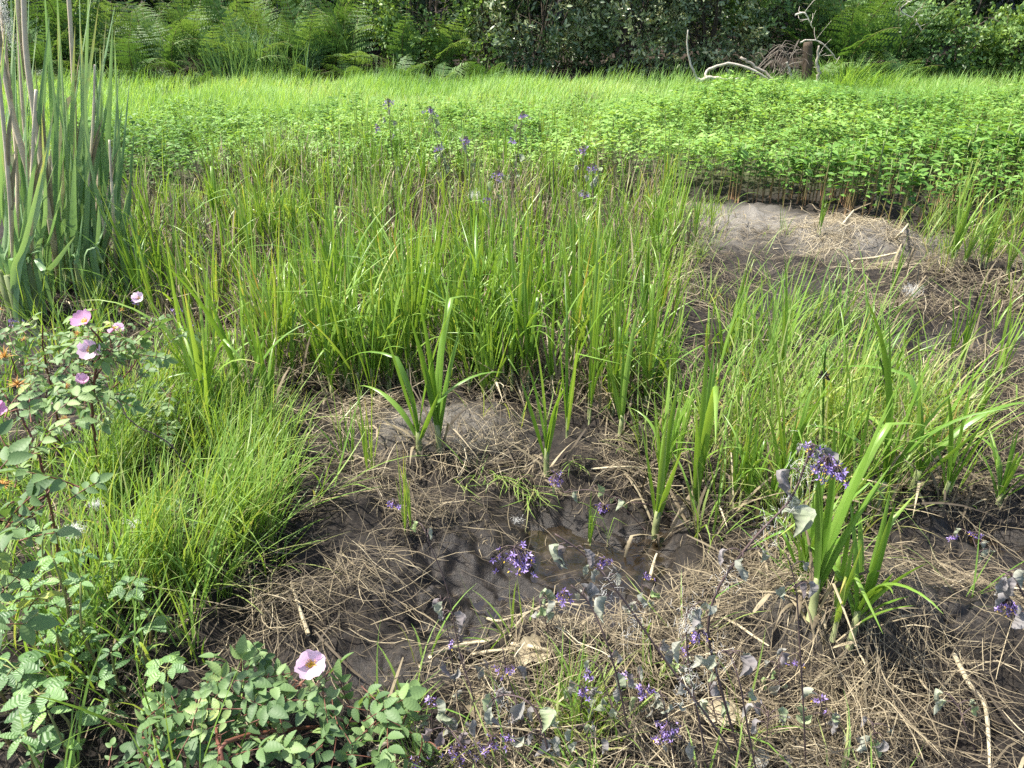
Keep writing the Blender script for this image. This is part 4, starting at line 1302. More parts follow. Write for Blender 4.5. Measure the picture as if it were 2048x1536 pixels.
branch("dead_branch", "bleached branch standing upright before the evergreen shrub", "branch", [p(1396, 160), p(1382, 130), p(1374, 90), p(1376, 60)], .018, .008, tint=.75)
branch("dead_branch", "bleached arching branch curving over the meadow edge", "branch", [p(1413, 158), p(1413, 142, .05), p(1435, 132, .05), p(1470, 128, .05), p(1510, 142, 0), p(1545, 165, 0)], .021, .015, tint=.75)
branch("fallen_log", "pale fallen log lying along the meadow edge", "log", [p(1392, 162), p(1420, 157), p(1455, 158), p(1490, 160)], .03, .02, tint=.8)
branch("dead_branch", "dark stick leaning right beneath the arching branch", "branch", [p(1556, 172), p(1535, 150, .1), p(1505, 130, .1), p(1481, 115, .1)], .025, .02, tint=.45)
branch("dead_branch", "crooked bare grey branch standing right of the post", "branch", [p(1634, 172, -.1), p(1637, 145, -.1), p(1634, 120, -.1), p(1637, 92, -.1)], .03, .012, tint=.6, twigs=5)
branch("dead_branch", "long thin bare branch arching off the top of the post", "branch", [p(1600, 85), p(1616, 80), p(1640, 84), p(1660, 102), p(1673, 120)], .012, .006, tint=.7, twigs=4)
branch("dead_branch", "short pale stub standing left of the post", "branch", [p(1584, 158), p(1578, 140), p(1573, 124)], .022, .016, tint=.65)
branch("dead_branch", "thin pale branch hanging in front of the fern clump", "branch", [p(1590, 30), p(1608, 26), p(1618, 40), p(1625, 56)], .012, .006, tint=.9, twigs=6)
branch("dead_branch", "pale thin twigs sticking out behind the fern clump", "branch", [p(1850, 75, .8), p(1830, 40, .8), p(1800, 20, .8), p(1825, 0, .8)], .012, .005, tint=.95, twigs=14)
# the post
b = np.array(ground_at(1625, FOOT - .02))
t = thing("wooden_post", "dark weathered wooden post leaning left before the fern clump", "post", b)
a = Acc()
top = P(1616, 84, FOOT) - b
tube(a, spline([(0, 0, -.1), top * .5, top], 12), .078, .062, 7, .5, .07)
link("shaft", a.mesh("post", M['postwood']), t)
# tangle of dead brush
b = p(1545, 160, .15)
t = thing("dead_brush", "dark tangle of bare dead twigs left of the post", "brush", b)
a = Acc()
for k in range(28):
    e = np.array([U(-.3, .45), U(-.25, .25), U(.1, .5)])
    s0 = np.array([U(-.3, .4), U(-.1, .1), U(-.05, .12)])
    m_ = (s0 + e) / 2 + np.array([0, 0, U(.0, .25)]) + rng.normal(0, .06, 3)
    tube(a, spline([s0, m_, e, e + rng.normal(0, .08, 3) + (0, 0, -.05)], 9), .006, .002, 4, U(.0, .4))
link("twigs", a.mesh("dead_brush", M['deadwood']), t)

# ================================================================== ROSES
tpl_leaflet = leaf_tpl(14, .54, 'ovate', .35, .18, serr=.07)
tpl_petal = leaf_tpl(7, .98, 'heart', .12, -.28, wavy=.02)
def compound(acc, ast, base, d, up, length, pairs=3, tint=.5):
    """one rose leaf: opposite leaflets and an end leaflet on a stalk"""
    d = norm(np.asarray(d, float))
    up = norm(np.asarray(up, float))
    side = norm(np.cross(d, up))
    nr = np.cross(side, d)
    pts = np.array([base + d * length * s_ - nr * length * .22 * s_ ** 2 for s_ in np.linspace(0, .72, 6)])
    tube(ast, pts, .0012, .0008, 4, .5)
    lf = length * .36
    for k in range(pairs):
        s_ = .22 + .46 * k / max(1, pairs - 1)
        q_ = base + d * length * s_ - nr * length * .22 * s_ ** 2
        for sg in (-1, 1):
            dd = norm(side * sg * .85 + d * .5 + rng.normal(0, .10, 3) - nr * U(-.05, .3))
            inst(acc, tpl_leaflet, q_[None], dd[None], (nr + rng.normal(0, .22, 3))[None], lf * U(.8, 1.1) * (.78 + .22 * s_), np.clip(tint + rng.normal(0, .07), 0, 1))
    inst(acc, tpl_leaflet, pts[-1][None], norm(d - nr * U(.1, .5))[None], (nr + rng.normal(0, .15, 3))[None], lf * 1.12, np.clip(tint + rng.normal(0, .07), 0, 1))

def flower(parent, c, face, size, tint=.6, cup=.45, label=None):
    face = norm(np.asarray(face, float))
    ref = np.array([0, 0, 1.0]) if abs(face[2]) < .9 else np.array([1.0, 0, 0])
    ex = norm(np.cross(ref, face))
    ey = np.cross(face, ex)
    a = Acc()
    for k in range(5):
        an = 6.283 * k / 5 + .3
        dd = norm((ex * math.cos(an) + ey * math.sin(an)) * .8 - face * .35)
        inst(a, leaf_tpl(3, .3, 'lance', .2, .1), (c - face * size * .06)[None], dd[None], face[None], size * .34, .5)
    tube(a, [c - face * size * .22, c - face * size * .03], size * .06, size * .09, 6, .4)
    f = link("flower", a.mesh("rose_sepals", M['rose']), parent)
    if label:
        f['label'] = label
    for k in range(5):
        an = 6.283 * k / 5 + rng.normal(0, .06)
        rad = ex * math.cos(an) + ey * math.sin(an)
        dd = norm(rad + face * (cup + rng.normal(0, .12)))
        a = Acc()
        upn = face - rad * cup
        v, fq, vein = tpl_petal
        vv = v.copy()
        vv += rng.normal(0, .012, v.shape)
        inst(a, (vv, fq, vein), (c + rad * size * .03 + face * .001 * k)[None], dd[None], upn[None], size * .52, np.clip(tint + rng.normal(0, .06), 0, 1))
        link("petal", a.mesh("rose_petal", M['petal']), f)
    a = Acc()
    n = 60
    an, rr = U(0, 6.28, n), U(.25, 1, n)
    tips = c + (ex * np.cos(an)[:, None] + ey * np.sin(an)[:, None]) * (rr * size * .17)[:, None] + face * (size * (.10 + .03 * rr))[:, None]
    for k in range(n):
        tube(a, [c + (tips[k] - c) * .1, tips[k]], size * .004, size * .003, 3, .6)
    inst(a, leaf_tpl(2, .7, 'elliptic', .2, 0), tips, norm(rdir(n)), face, size * .045, U(0, 1, n))
    inst(a, leaf_tpl(2, .9, 'elliptic', .2, 0), c + face * size * .05 + rng.normal(0, size * .02, (14, 3)), norm(rdir(14, -.2, .2)), face, size * .08, U(.4, 1, 14))
    link("stamens", a.mesh("rose_stamens", M['stamen']), f)
    return f

def spent(parent, c, size, petal=False):
    a = Acc()
    n = 46
    blades(a, np.repeat(c[None], n, 0), U(.4, 1, n) * size * .5, size * .035, U(0, 6.28, n), U(.2, 1.5, n), U(0, 1.2, n), 3, U(0, 1, n))
    f = link("spent_flower", a.mesh("spent_stamens", M['spent']), parent)
    if petal:
        a = Acc()
        dd = rdir(2, -.5, .3)
        inst(a, tpl_petal, np.repeat(c[None], 2, 0), dd, rdir(2, .2, 1), size * .5, U(.3, .9, 2))
        link("petal", a.mesh("rose_petal", M['petal']), f)
    return f

def cane(acc, path, r0, r1, tint=.4, prick=40, n=22):
    pp = spline(path, n)
    pp[1:-1] += rng.normal(0, r0 * .35, (n - 2, 3))
    tube(acc, pp, r0, r1, 7, tint, .04)
    if prick:
        i = rng.integers(1, n - 2, prick)
        c = pp[i] + (pp[i + 1] - pp[i]) * U(0, 1, prick)[:, None]
        blades(acc, c, U(.004, .009, prick), .0014, U(0, 6.28, prick), U(1.2, 1.8, prick), .2, 2, tint + .2)
    return pp

def rose_bush(label, base, canes, clusters, leaf, nleaf, flowers=(), spents=(), tint=.45, ctint=.4):
    """canes: paths from the base; clusters: (centre, spread, count)"""
    t = thing("rose_bush", label, "rose bush", base)
    ast, al = Acc(), Acc()
    allp = []
    for path, r in canes:
        allp.append(cane(ast, [q_ - base for q_ in path], r, r * .5, ctint, 46))
    for (c, spd, n, lf, tn) in clusters:
        c = np.asarray(c) - base
        for k in range(n):
            o = rng.normal(0, 1, 3) * np.asarray(spd)
            q_ = c + o
            d = norm(np.array([o[0], o[1], 0]) + rng.normal(0, .03, 3) + rdir(1, -.2, .5)[0] * .03)
            compound(al, ast, q_ - d * lf * .4, d + np.array([0, 0, U(-.3, .6)]), np.array([rng.normal(0, .5), -.2 + rng.normal(0, .5), 1.0]), lf * U(.65, 1.15), 3 if rng.random() < .6 else 2, tn + rng.normal(0, .16))
    for (c, face, size, tn, cup, lb) in flowers:
        flower(t, np.asarray(c) - base, face, size, tn, cup, lb)
    for (c, size, pt) in spents:
        spent(t, np.asarray(c) - base, size, pt)
    link("stem", ast.mesh("rose_stems", M['rosestem']), t)
    link("foliage", al.mesh("rose_foliage", M['rose']), t)
    return t

# tall thorny cane with the pink flowers
b = G(196, 1010)
Y0 = b[1]
q = lambda u, v, dy=0.0, Y=Y0: P(u, v, Y + dy)
rose_bush("thorny upright rose with two open pink flowers at the left", b,
          [([b, q(192, 900), q(184, 820), q(190, 745), q(205, 690, .03), q(180, 655, .03)], .0045), ([q(190, 760), q(220, 700, .03), q(215, 660, .05)], .0025), ([q(190, 770), q(165, 745, -.02), q(158, 765, -.04)], .002)],
          [(q(200, 700), (.05, .04, .03), 12, .085, .6), (q(255, 730, .05), (.06, .05, .035), 11, .085, .5), (q(170, 790), (.05, .04, .03), 9, .08, .5), (q(235, 785, .04), (.05, .04, .03), 7, .08, .55), (q(230, 670, .08), (.05, .04, .03), 8, .08, .6), (q(150, 700, .05), (.05, .04, .02), 7, .08, .45)],
          .08, 0,
          [(q(171, 645), (-.15, -.55, .8), .058, .4, .45, "deeper pink open flower"), (q(183, 700, -.02), (.05, -.85, .5), .056, .75, .35, "pale pink open flower"), (q(163, 768, -.05), (.3, -.1, .9), .044, .6, .9, "half hidden pink flower seen from the side")],
          [(q(133, 775, -.04), .035, False), (q(155, 668, .03), .03, False), (q(130, 840, -.05), .035, True), (q(228, 660, .04), .03, True), (q(98, 805, .0), .03, True)])
# leafy bush behind it
b = G(120, 900)
Y1 = b[1]
q1 = lambda u, v, dy=0.0: P(u, v, Y1 + dy)
rose_bush("dense leafy rose bush behind the thorny upright rose", b,
          [([b, q1(110, 800), q1(90, 720), q1(85, 650)], .004), ([b, q1(180, 820), q1(260, 740), q1(310, 640)], .003), ([b, q1(50, 800), q1(20, 700)], .003), ([b, q1(250, 850), q1(330, 800)], .003)],
          [(q1(60, 720), (.09, .07, .05), 22, .085, .3), (q1(130, 760), (.08, .07, .05), 20, .09, .25), (q1(290, 830), (.09, .06, .035), 22, .085, .25), (q1(220, 800), (.09, .06, .04), 18, .085, .2), (q1(-20, 760), (.08, .08, .06), 14, .085, .3), (q1(110, 690, .1), (.10, .07, .03), 14, .085, .4), (q1(340, 790), (.04, .05, .03), 8, .08, .3), (q1(280, 640, .1), (.08, .05, .03), 10, .08, .45)],
          .08, 0, [(q1(240, 660), (.2, -.6, .7), .04, .95, .8, "nearly white small flower"), (q1(278, 598, .1), (.1, -.7, .6), .04, .95, .5, "white flower past its best")],
          [(q1(48, 680), .03, False), (q1(0, 620), .03, False), (q1(300, 640, .1), .03, True), (q1(245, 620, .1), .028, False)], .3)
# near cane on the far left with large leaves close to the camera
b = np.array([-.95, .78, float(height(-.95, .78))])
qn = lambda u, v, Y: P(u, v, Y)
rose_bush("near rose cane with large grey green leaves at the left edge", b,
          [([b, qn(-90, 1350, .80), qn(-60, 1180, .80), qn(-10, 1080, .82), qn(60, 1020, .83), qn(100, 980, .83)], .003), ([G(130, 1180), qn(90, 960, 1.2), qn(50, 850, 1.2), qn(10, 790, 1.2)], .003)],
          [(qn(50, 1010, .82), (.03, .03, .015), 4, .08, .35), (qn(10, 960, .82), (.04, .03, .02), 4, .08, .35), (qn(0, 1060, .80), (.03, .03, .02), 4, .08, .4), (qn(5, 1150, .78), (.03, .03, .02), 3, .075, .7), (qn(-10, 1230, .78), (.02, .03, .02), 3, .075, .55), (qn(10, 860, 1.0), (.05, .04, .03), 6, .08, .5), (qn(-40, 1180, .78), (.05, .04, .05), 8, .085, .4), (qn(50, 880, 1.05), (.04, .04, .03), 5, .075, .5), (qn(95, 965, .8), (.008, .01, .008), 1, .10, .35)],
          .08, 0, [(qn(-8, 818, 1.0), (.7, -.5, .4), .03, .25, .7, "pink flower cut by the left edge")],
          [(qn(35, 770, 1.05), .04, False), (qn(10, 715, 1.1), .045, False), (qn(5, 970, .8), .03, False)], .4)
# low rose at the bottom with the big flower
b = np.array([-.42, .86, float(height(-.42, .86))])
qb = lambda u, v, Y: P(u, v, Y)
YF = 1.02
rose_bush("low rose sprawling along the bottom edge with one large pale pink flower", b,
          [([b, qb(440, 1510, .86), qb(500, 1470, .92), qb(580, 1460, .96), qb(650, 1450, 1.0), qb(700, 1440, 1.02), qb(790, 1450, 1.0)], .0045), ([qb(500, 1470, .92), qb(540, 1420, .98), qb(600, 1370, 1.0), qb(620, 1335, YF)], .0025),
           ([qb(440, 1510, .86), qb(430, 1430, .95), qb(450, 1380, 1.0)], .003), ([qb(790, 1450, 1.0), qb(840, 1470, .95), qb(880, 1500, .92)], .002), ([b, qb(330, 1480, .9), qb(260, 1490, .95)], .003)],
          [(qb(430, 1390, .98), (.045, .035, .02), 13, .095, .35), (qb(500, 1360, 1.02), (.05, .03, .02), 10, .09, .4), (qb(520, 1430, .95), (.05, .035, .02), 13, .085, .65), (qb(640, 1380, 1.02), (.035, .03, .02), 8, .085, .4), (qb(440, 1480, .90), (.06, .03, .02), 11, .09, .35), (qb(740, 1400, 1.0), (.03, .03, .02), 6, .10, .45), (qb(800, 1440, .96), (.035, .03, .02), 8, .10, .6), (qb(620, 1500, .90), (.04, .03, .02), 7, .085, .35), (qb(700, 1490, .92), (.03, .03, .02), 5, .09, .35), (qb(340, 1480, .90), (.04, .03, .015), 7, .065, .3), (qb(270, 1510, .88), (.04, .03, .015), 5, .065, .35), (qb(830, 1520, .88), (.02, .02, .01), 3, .085, .45), (qb(380, 1440, .93), (.04, .03, .02), 8, .075, .4), (qb(560, 1390, 1.0), (.04, .03, .015), 8, .08, .45)],
          .08, 0, [(qb(622, 1330, YF), (.12, -.62, .78), .062, .85, .55, "large pale pink open flower with golden stamens")], (), .4, .55)

# small rose sprig in the lush grass
b = G(395, 1130)
rose_bush("small rose sprig showing above the lush grass tuft", b, [([b, P(385, 1080, b[1]), P(360, 1030, b[1] - .02)], .002)],
          [(P(365, 1035, b[1] - .02), (.03, .03, .015), 6, .055, .3)], .05, 0)
# bare thorny cane leaning in the grass
b = G(425, 1090)
t = thing("bare_cane", "thin bare dark thorny cane leaning left through the lush grass", "cane", b)
a = Acc()
cane(a, [q_ - b for q_ in (b, P(390, 970, b[1]), P(340, 890, b[1]), P(265, 845, b[1]), P(235, 800, b[1] + .02))], .0022, .0012, .1, 60)
link("stem", a.mesh("bare_cane", M['nightstem']), t)

# ================================================================== HERBS WITH TOOTHED LEAVES (lower left)
tpl_herb = leaf_tpl(18, .58, 'ovate', .18, .28, serr=.11)
tpl_long = leaf_tpl(22, .40, 'ovate', .18, .25, serr=.12)
def herb(u, v, h, label, pairs=5, size=.05, big=False, tint=.5):
    b = G(u, v)
    t = thing("toothed_herb", label, "herb", b, 0, None)
    al, ast = Acc(), Acc()
    ln = np.array([rng.normal(0, .12), rng.normal(0, .12), 1.0]) * h
    pth = spline([(0, 0, -.01), ln * .5 + rng.normal(0, .01, 3), ln], 8)
    tube(ast, pth, .003, .0016, 6, .1, t1=.9)
    a0 = U(0, 3.14)
    for k in range(pairs):
        f_ = (k + 1) / pairs
        c = pth[min(7, int(f_ * 7))]
        for j in range(2 if k < pairs - 1 else 4):
            a_ = a0 + (k % 2) * 1.57 + j * (3.1416 if k < pairs - 1 else 1.57) + rng.normal(0, .25)
            el = U(-.15, .5)
            d = np.array([math.cos(a_) * math.cos(el), math.sin(a_) * math.cos(el), math.sin(el)])
            sz = size * (1.15 - .35 * f_) * U(.85, 1.15)
            if big:
                tube(ast, [c, c + d * sz * .5], .0014, .001, 4, .7)
                q_ = c + d * sz * .5
                for dn in (-1.0, 0, 1.0):
                    d2 = norm(np.array([math.cos(a_ + dn), math.sin(a_ + dn), el * .5]))
                    inst(al, tpl_herb, q_[None], d2[None], np.array([[0, -.2, 1.0]]), sz * (1.2 if dn == 0 else .95), np.clip(tint + rng.normal(0, .1), 0, 1))
            else:
                inst(al, tpl_long, (c + d * .004)[None], d[None], np.array([[0, -.15, 1.0]]) + rng.normal(0, .15, (1, 3)), sz, np.clip(tint + rng.normal(0, .12) + .15 * f_, 0, 1))
    link("foliage", al.mesh("herb_leaves", M['herb']), t)
    link("stem", ast.mesh("herb_stem", M['herbstem']), t)
HERBS = [(172, 1370, .30, "tallest toothed leaved herb standing in the middle of the herb patch", 6, .055, False, .5), (225, 1370, .30, "tall toothed leaved herb right of the tallest one", 6, .052, False, .45),
         (140, 1300, .30, "toothed leaved herb under the white seed fluff", 6, .058, False, .55), (100, 1290, .30, "toothed leaved herb with bright top behind the near rose leaves", 5, .055, False, .65),
         (95, 1440, .20, "three lobed toothed herb left of the tallest herb", 2, .055, True, .5), (130, 1500, .17, "three lobed toothed herb low beneath the tallest herb", 2, .055, True, .55),
         (25, 1420, .20, "three lobed toothed herb at the left edge below the rose leaves", 3, .05, True, .5), (140, 1530, .16, "bright yellow green toothed herb near the bottom left corner", 3, .06, False, .95),
         (300, 1290, .17, "pale three lobed herb at the right side of the herb patch", 2, .045, True, .55), (350, 1450, .16, "bright three lobed herb above the low rose", 2, .05, True, .75),
         (190, 1260, .22, "small toothed herb behind the tallest herb", 5, .045, False, .4), (60, 1330, .24, "toothed herb between the rose leaves and the herb patch", 5, .05, False, .5),
         (260, 1400, .18, "low dark toothed herb in the grass right of the tall herbs", 4, .045, False, .35), (30, 1500, .15, "low dark herb in the bottom left corner", 3, .05, False, .35),
         (215, 1460, .15, "low toothed herb in front of the tall herbs", 4, .045, False, .4), (290, 1360, .14, "small herb among grass at the right of the tall herbs", 4, .04, False, .45),
         (70, 1560, .13, "herb cut by the bottom edge near the left corner", 3, .05, False, .45), (240, 1230, .18, "slim toothed herb in the grass above the herb patch", 4, .04, False, .45)]
for h_ in HERBS:
    herb(h_[0], h_[1], h_[2] * .85, h_[3], h_[4], h_[5] * .74, h_[6], h_[7] - .12)

# ================================================================== NIGHTSHADE: wilted leaves and purple flowers
tpl_wilt = []
for k in range(9):
    v, f, ve = leaf_tpl(11, U(.34, .62), 'ovate', U(.7, 2.2), U(-.1, .6), wavy=.035)
    an = U(-2.2, 2.2) * v[:, 1] + U(-.4, .4) * np.sin(v[:, 1] * 9)
    zc = -U(-.1, .6) * v[:, 1] ** 2
    v = np.stack([v[:, 0] * np.cos(an) - (v[:, 2] - zc) * np.sin(an), v[:, 1] * U(.85, 1), zc + v[:, 0] * np.sin(an) + (v[:, 2] - zc) * np.cos(an)], -1)
    v = v + rng.normal(0, .015, v.shape)
    tpl_wilt.append((v, f, ve))
tpl_pp = leaf_tpl(2, .42, 'lance', .2, .1)
def flower_cluster(parent, c, n, size, spread, tint=.55):
    a = Acc()
    o = rng.normal(0, 1, (n, 3)) * spread * np.array([1, .8, .65])
    cs = c + o
    ax = norm(rdir(n, -.8, .3) + np.array([0, -.35, -.35]))
    for k in range(5):
        ref = norm(np.cross(ax, np.array([.3, .2, .93])))
        r2 = np.cross(ax, ref)
        an = 6.283 * k / 5
        rad = ref * math.cos(an) + r2 * math.sin(an)
        inst(a, tpl_pp, cs, norm(rad - ax * U(.0, .7, n)[:, None]), ax, size * U(.5, .75, n), np.clip(rng.normal(tint, .22, n), 0, 1))
    f = link("flower_cluster", a.mesh("purple_petals", M['purple']), parent)
    a = Acc()
    inst(a, leaf_tpl(2, .4, 'lance', .3, 0), cs, ax, rdir(n), size * .42, U(.3, 1, n))
    link("anthers", a.mesh("anthers", M['stamen']), f)
    a = Acc()
    top = c + np.array([0, 0, spread * 1.8])
    for k in range(n):
        tube(a, spline([top, (top + cs[k]) / 2 + (0, 0, spread * .4), cs[k]], 5), .0009, .0007, 3, .4)
    link("stalks", a.mesh("flower_stalks", M['nightstem']), f)
    return f

def nightshade(label, base_uv, path, leaves, clusters, r=.0028, lsize=.05, tint=(.0, .7), fluff=0):
    """path and clusters: (u, v, dY) with dY from the base distance"""
    b = G(*base_uv)
    t = thing("nightshade", label, "nightshade", b)
    pw = [b] + [P(u, v, b[1] + dy) for (u, v, dy) in path]
    a = Acc()
    pp = spline(pw, 22) - b
    tube(a, pp, r * .75, r * .4, 6, .5, .05)
    lw = Acc()
    for k in range(max(3, int(leaves * .7)) if leaves else 0):
        i = int(U(7, 21.9))
        q_ = pp[i]
        out = np.array([rng.normal(0, 1), rng.normal(0, .6), 0])
        out = norm(out)
        tip = q_ + out * U(.012, .03) + np.array([0, 0, U(.0, .012)])
        tube(a, spline([q_, (q_ + tip) / 2 + (0, 0, .006), tip], 5), .0011, .0009, 4, .3)
        d = norm(out * U(.1, .6) + np.array([0, 0, -1.0]))
        inst(lw, tpl_wilt[rng.integers(0, 9)], tip[None], d[None], (out + rng.normal(0, .7, 3))[None], lsize * U(.5, 1.0), U(*tint))
    link("stem", a.mesh("nightshade_stem", M['nightstem']), t)
    if leaves:
        link("foliage", lw.mesh("wilted_leaves", M['wilt']), t)
    for (u, v, dy, n, sp_) in clusters:
        flower_cluster(t, P(u, v, b[1] + dy) - b, int(n * 1.4), .0115 if sp_ < .017 else .015, sp_ * (.85 if sp_ < .017 else .7))
    if fluff:
        a = Acc()
        for k in range(fluff):
            i = rng.integers(8, 21)
            n = 60
            blades(a, pp[i] + rng.normal(0, 1, (n, 3)) * np.array([.011, .008, .022]) - (0, 0, .02), U(.006, .018, n), .00035, U(0, 6.28, n), U(0, 3, n), U(-1, 1.5, n), 4, U(0, 1, n), prof='stem')
        link("fluff", a.mesh("caught_fluff", M['fluff']), t)
    return t

nightshade("tallest wilted nightshade with a drooping purple cluster before the right grass clump", (1482, 1520), [(1440, 1370, 0), (1416, 1260, 0), (1440, 1170, 0), (1510, 1075, 0), (1580, 1000, 0), (1610, 930, 0), (1622, 900, 0)], 15, [(1650, 940, -.02, 18, .014), (1672, 950, -.02, 12, .010), (1628, 905, 0, 6, .008)], .0035, .05, (.1, .75), 5)
nightshade("long dark nightshade stem arching left over the brown pool with a purple cluster", (1500, 1560), [(1420, 1440, .0), (1330, 1320, .02), (1240, 1190, .04), (1170, 1110, .05), (1110, 1068, .05)], 14, [(1030, 1118, .05, 26, .016), (1060, 1128, .05, 8, .010)], .003, .05, (0, .75), 2)
nightshade("nightshade with two large curled leaves in front of the brown pool", (1262, 1500), [(1240, 1380, 0), (1215, 1290, .0), (1180, 1210, .02), (1142, 1170, .02)], 7, [(1205, 1130, .1, 12, .010), (1130, 1195, .05, 8, .008)], .0028, .055, (0, .55))
nightshade("bottom nightshade with large grey leaves and pale violet flowers", (1110, 1570), [(1080, 1440, .02), (1050, 1400, .04), (1010, 1390, .05), (985, 1400, .05)], 9, [(985, 1488, .022, 12, .013), (955, 1500, .02, 6, .009), (1020, 1486, .03, 5, .008)], .003, .062, (.2, .85), 1)
nightshade("nightshade in the bottom corner with a dark purple cluster beside the low rose", (990, 1580), [(930, 1500, .0), (900, 1460, .02), (880, 1440, .02)], 6, [(915, 1510, .02, 16, .012), (835, 1525, 0, 10, .011)], .0026, .05, (0, .5))
nightshade("nightshade with a lilac leaf tuft and violet flowers over the fallen straw", (1050, 1480), [(1030, 1400, .02), (1015, 1350, .03), (1005, 1295, .04)], 6, [(1012, 1345, .022, 9, .010)], .0024, .045, (0, .35))
nightshade("slim nightshade standing over the mud at the left of the pool", (955, 1480), [(945, 1390, 0), (920, 1310, .02), (895, 1180, .04), (860, 1090, .05), (850, 1060, .05)], 7, [(790, 1010, .35, 9, .008)], .002, .038, (.1, .9))
nightshade("dry nightshade twig with hanging pinkish leaves at the edge of the mud", (915, 1420), [(905, 1330, 0), (895, 1260, 0), (880, 1190, .02)], 6, [(905, 1290, 0, 4, .006)], .002, .04, (0, .2))
nightshade("upright nightshade with a dense purple cluster at the bottom middle", (1350, 1560), [(1345, 1500, 0), (1335, 1440, .0), (1320, 1380, .02)], 8, [(1335, 1465, 0, 20, .014), (1290, 1385, .08, 9, .009), (1165, 1385, .05, 7, .008)], .0026, .05, (.2, .9))
nightshade("nightshade with a green edged leaf pair between the pool and the bottom flowers", (1235, 1480), [(1225, 1420, 0), (1210, 1370, .02), (1200, 1330, .02)], 8, [(1240, 1350, .05, 6, .007)], .0022, .045, (.4, 1))
nightshade("thin straight dark nightshade stem with few leaves right of the tallest one", (1612, 1560), [(1608, 1440, 0), (1600, 1300, .02), (1592, 1180, .04), (1575, 1110, .05)], 8, [(1590, 1330, .022, 4, .006)], .0022, .045, (0, .8))
nightshade("dark bent nightshade stem left of the thin straight one", (1520, 1580), [(1500, 1480, 0), (1480, 1370, .0), (1460, 1310, .02), (1440, 1300, .02)], 7, [(1398, 1275, .02, 9, .010)], .0026, .05, (.1, .8), 1)
nightshade("fluff covered nightshade left of the tallest one near the bottom", (1420, 1560), [(1400, 1450, 0), (1380, 1350, .02), (1372, 1240, .03), (1385, 1215, .03)], 8, [], .0024, .045, (.3, .8), 4)
nightshade("wilted nightshade hanging in at the right edge with pale violet flowers", (2120, 1400), [(2090, 1300, 0), (2060, 1220, .0), (2030, 1160, .0), (2000, 1140, .02)], 9, [(2012, 1215, 0, 20, .012)], .003, .055, (.2, .7))
nightshade("small nightshade over the right hand mud with a violet cluster", (1990, 1180), [(1975, 1130, 0), (1955, 1100, .0), (1945, 1075, .02)], 4, [(1950, 1072, .02, 9, .008), (1905, 1078, .05, 6, .007)], .002, .04, (.3, .8))
nightshade("low grey green nightshade shoot in the straw at the bottom right", (1950, 1500), [(1930, 1450, 0), (1915, 1410, .02), (1900, 1395, .02)], 8, [], .002, .035, (.5, 1))
nightshade("fallen nightshade spray beside the pool, bright purple cluster below the lone sedge shoot", (1290, 1060), [(1230, 1000, 0), (1180, 980, 0), (1130, 985, .02)], 6, [(1112, 960, .05, 20, .013)], .0022, .045, (.4, 1))
nightshade("fallen nightshade spray over the pool with a purple cluster beside the small green shoots", (1350, 1040), [(1300, 1010, 0), (1250, 1005, 0), (1220, 1010, 0)], 5, [(1207, 1020, 0, 14, .012)], .0022, .045, (.4, 1))
nightshade("nightshade beside the rose with a violet cluster left of the tall sedges", (300, 800), [(310, 740, 0), (340, 680, .0), (352, 640, .0)], 7, [(356, 622, 0, 10, .011), (275, 602, .2, 7, .010)], .0024, .05, (.7, 1))
nightshade("nightshade behind the rose with a violet cluster on its right", (390, 790), [(400, 720, 0), (395, 680, 0), (385, 665, 0)], 4, [(376, 650, 0, 12, .011)], .0022, .045, (.7, 1))
nightshade("leafy nightshade shoot with a violet cluster at the left edge behind the roses", (110, 800), [(95, 710, 0), (78, 660, 0), (72, 640, 0)], 6, [(28, 644, .05, 8, .010)], .0022, .05, (.85, 1))
for k, (u, v) in enumerate(((870, 1500), (940, 1420), (1080, 1530), (1160, 1450), (1190, 1540), (1290, 1440), (1380, 1400), (1440, 1480), (1560, 1420), (1660, 1500), (1760, 1540), (1100, 1290), (1280, 1250), (1530, 1540))):
    w_ = U(-30, 30)
    nightshade("small wilted grey green nightshade shoot among the straw and grass at the bottom", (u, v), [(u + w_ * .4, v - 50, 0), (u + w_, v - U(80, 130), .01)], 10, [(u + w_ + 6, v - 95, .01, 5, .008)] if k % 3 == 0 else [], .002, .04, (.2, 1))['group'] = "small wilted nightshade shoots"
for (u, v, tu, tv, lab) in ((800, 470, 776, 200, "tall withered nightshade with a drooping tip leftmost above the sedge stand"), (930, 480, 860, 215, "tall bare nightshade stem with violet flowers above the middle sedges"),
                            (1010, 480, 1045, 225, "tallest nightshade with a violet cluster above the back of the sedges"), (900, 440, 878, 290, "small nightshade with a violet cluster in the middle sedges"),
                            (1000, 540, 995, 345, "nightshade with two violet clusters in front of the middle sedges"), (1170, 480, 1165, 295, "nightshade with a violet cluster at the right of the sedge stand"),
                            (1190, 500, 1185, 330, "nightshade with a dark violet cluster at the right front of the sedge stand"), (960, 460, 930, 275, "nightshade with a violet cluster between the tall ones")):
    nightshade(lab, (u, v), [((u * .6 + tu * .4), v + (tv - v) * .4, 0), ((u * .2 + tu * .8), v + (tv - v) * .75, 0), (tu, tv, 0)], 12, [(tu, tv + 8, 0, 14, .022)] + ([(tu - 20, tv + 60, 0, 9, .018)] if u % 3 else []), .0035, .055, (.6, 1), 0)

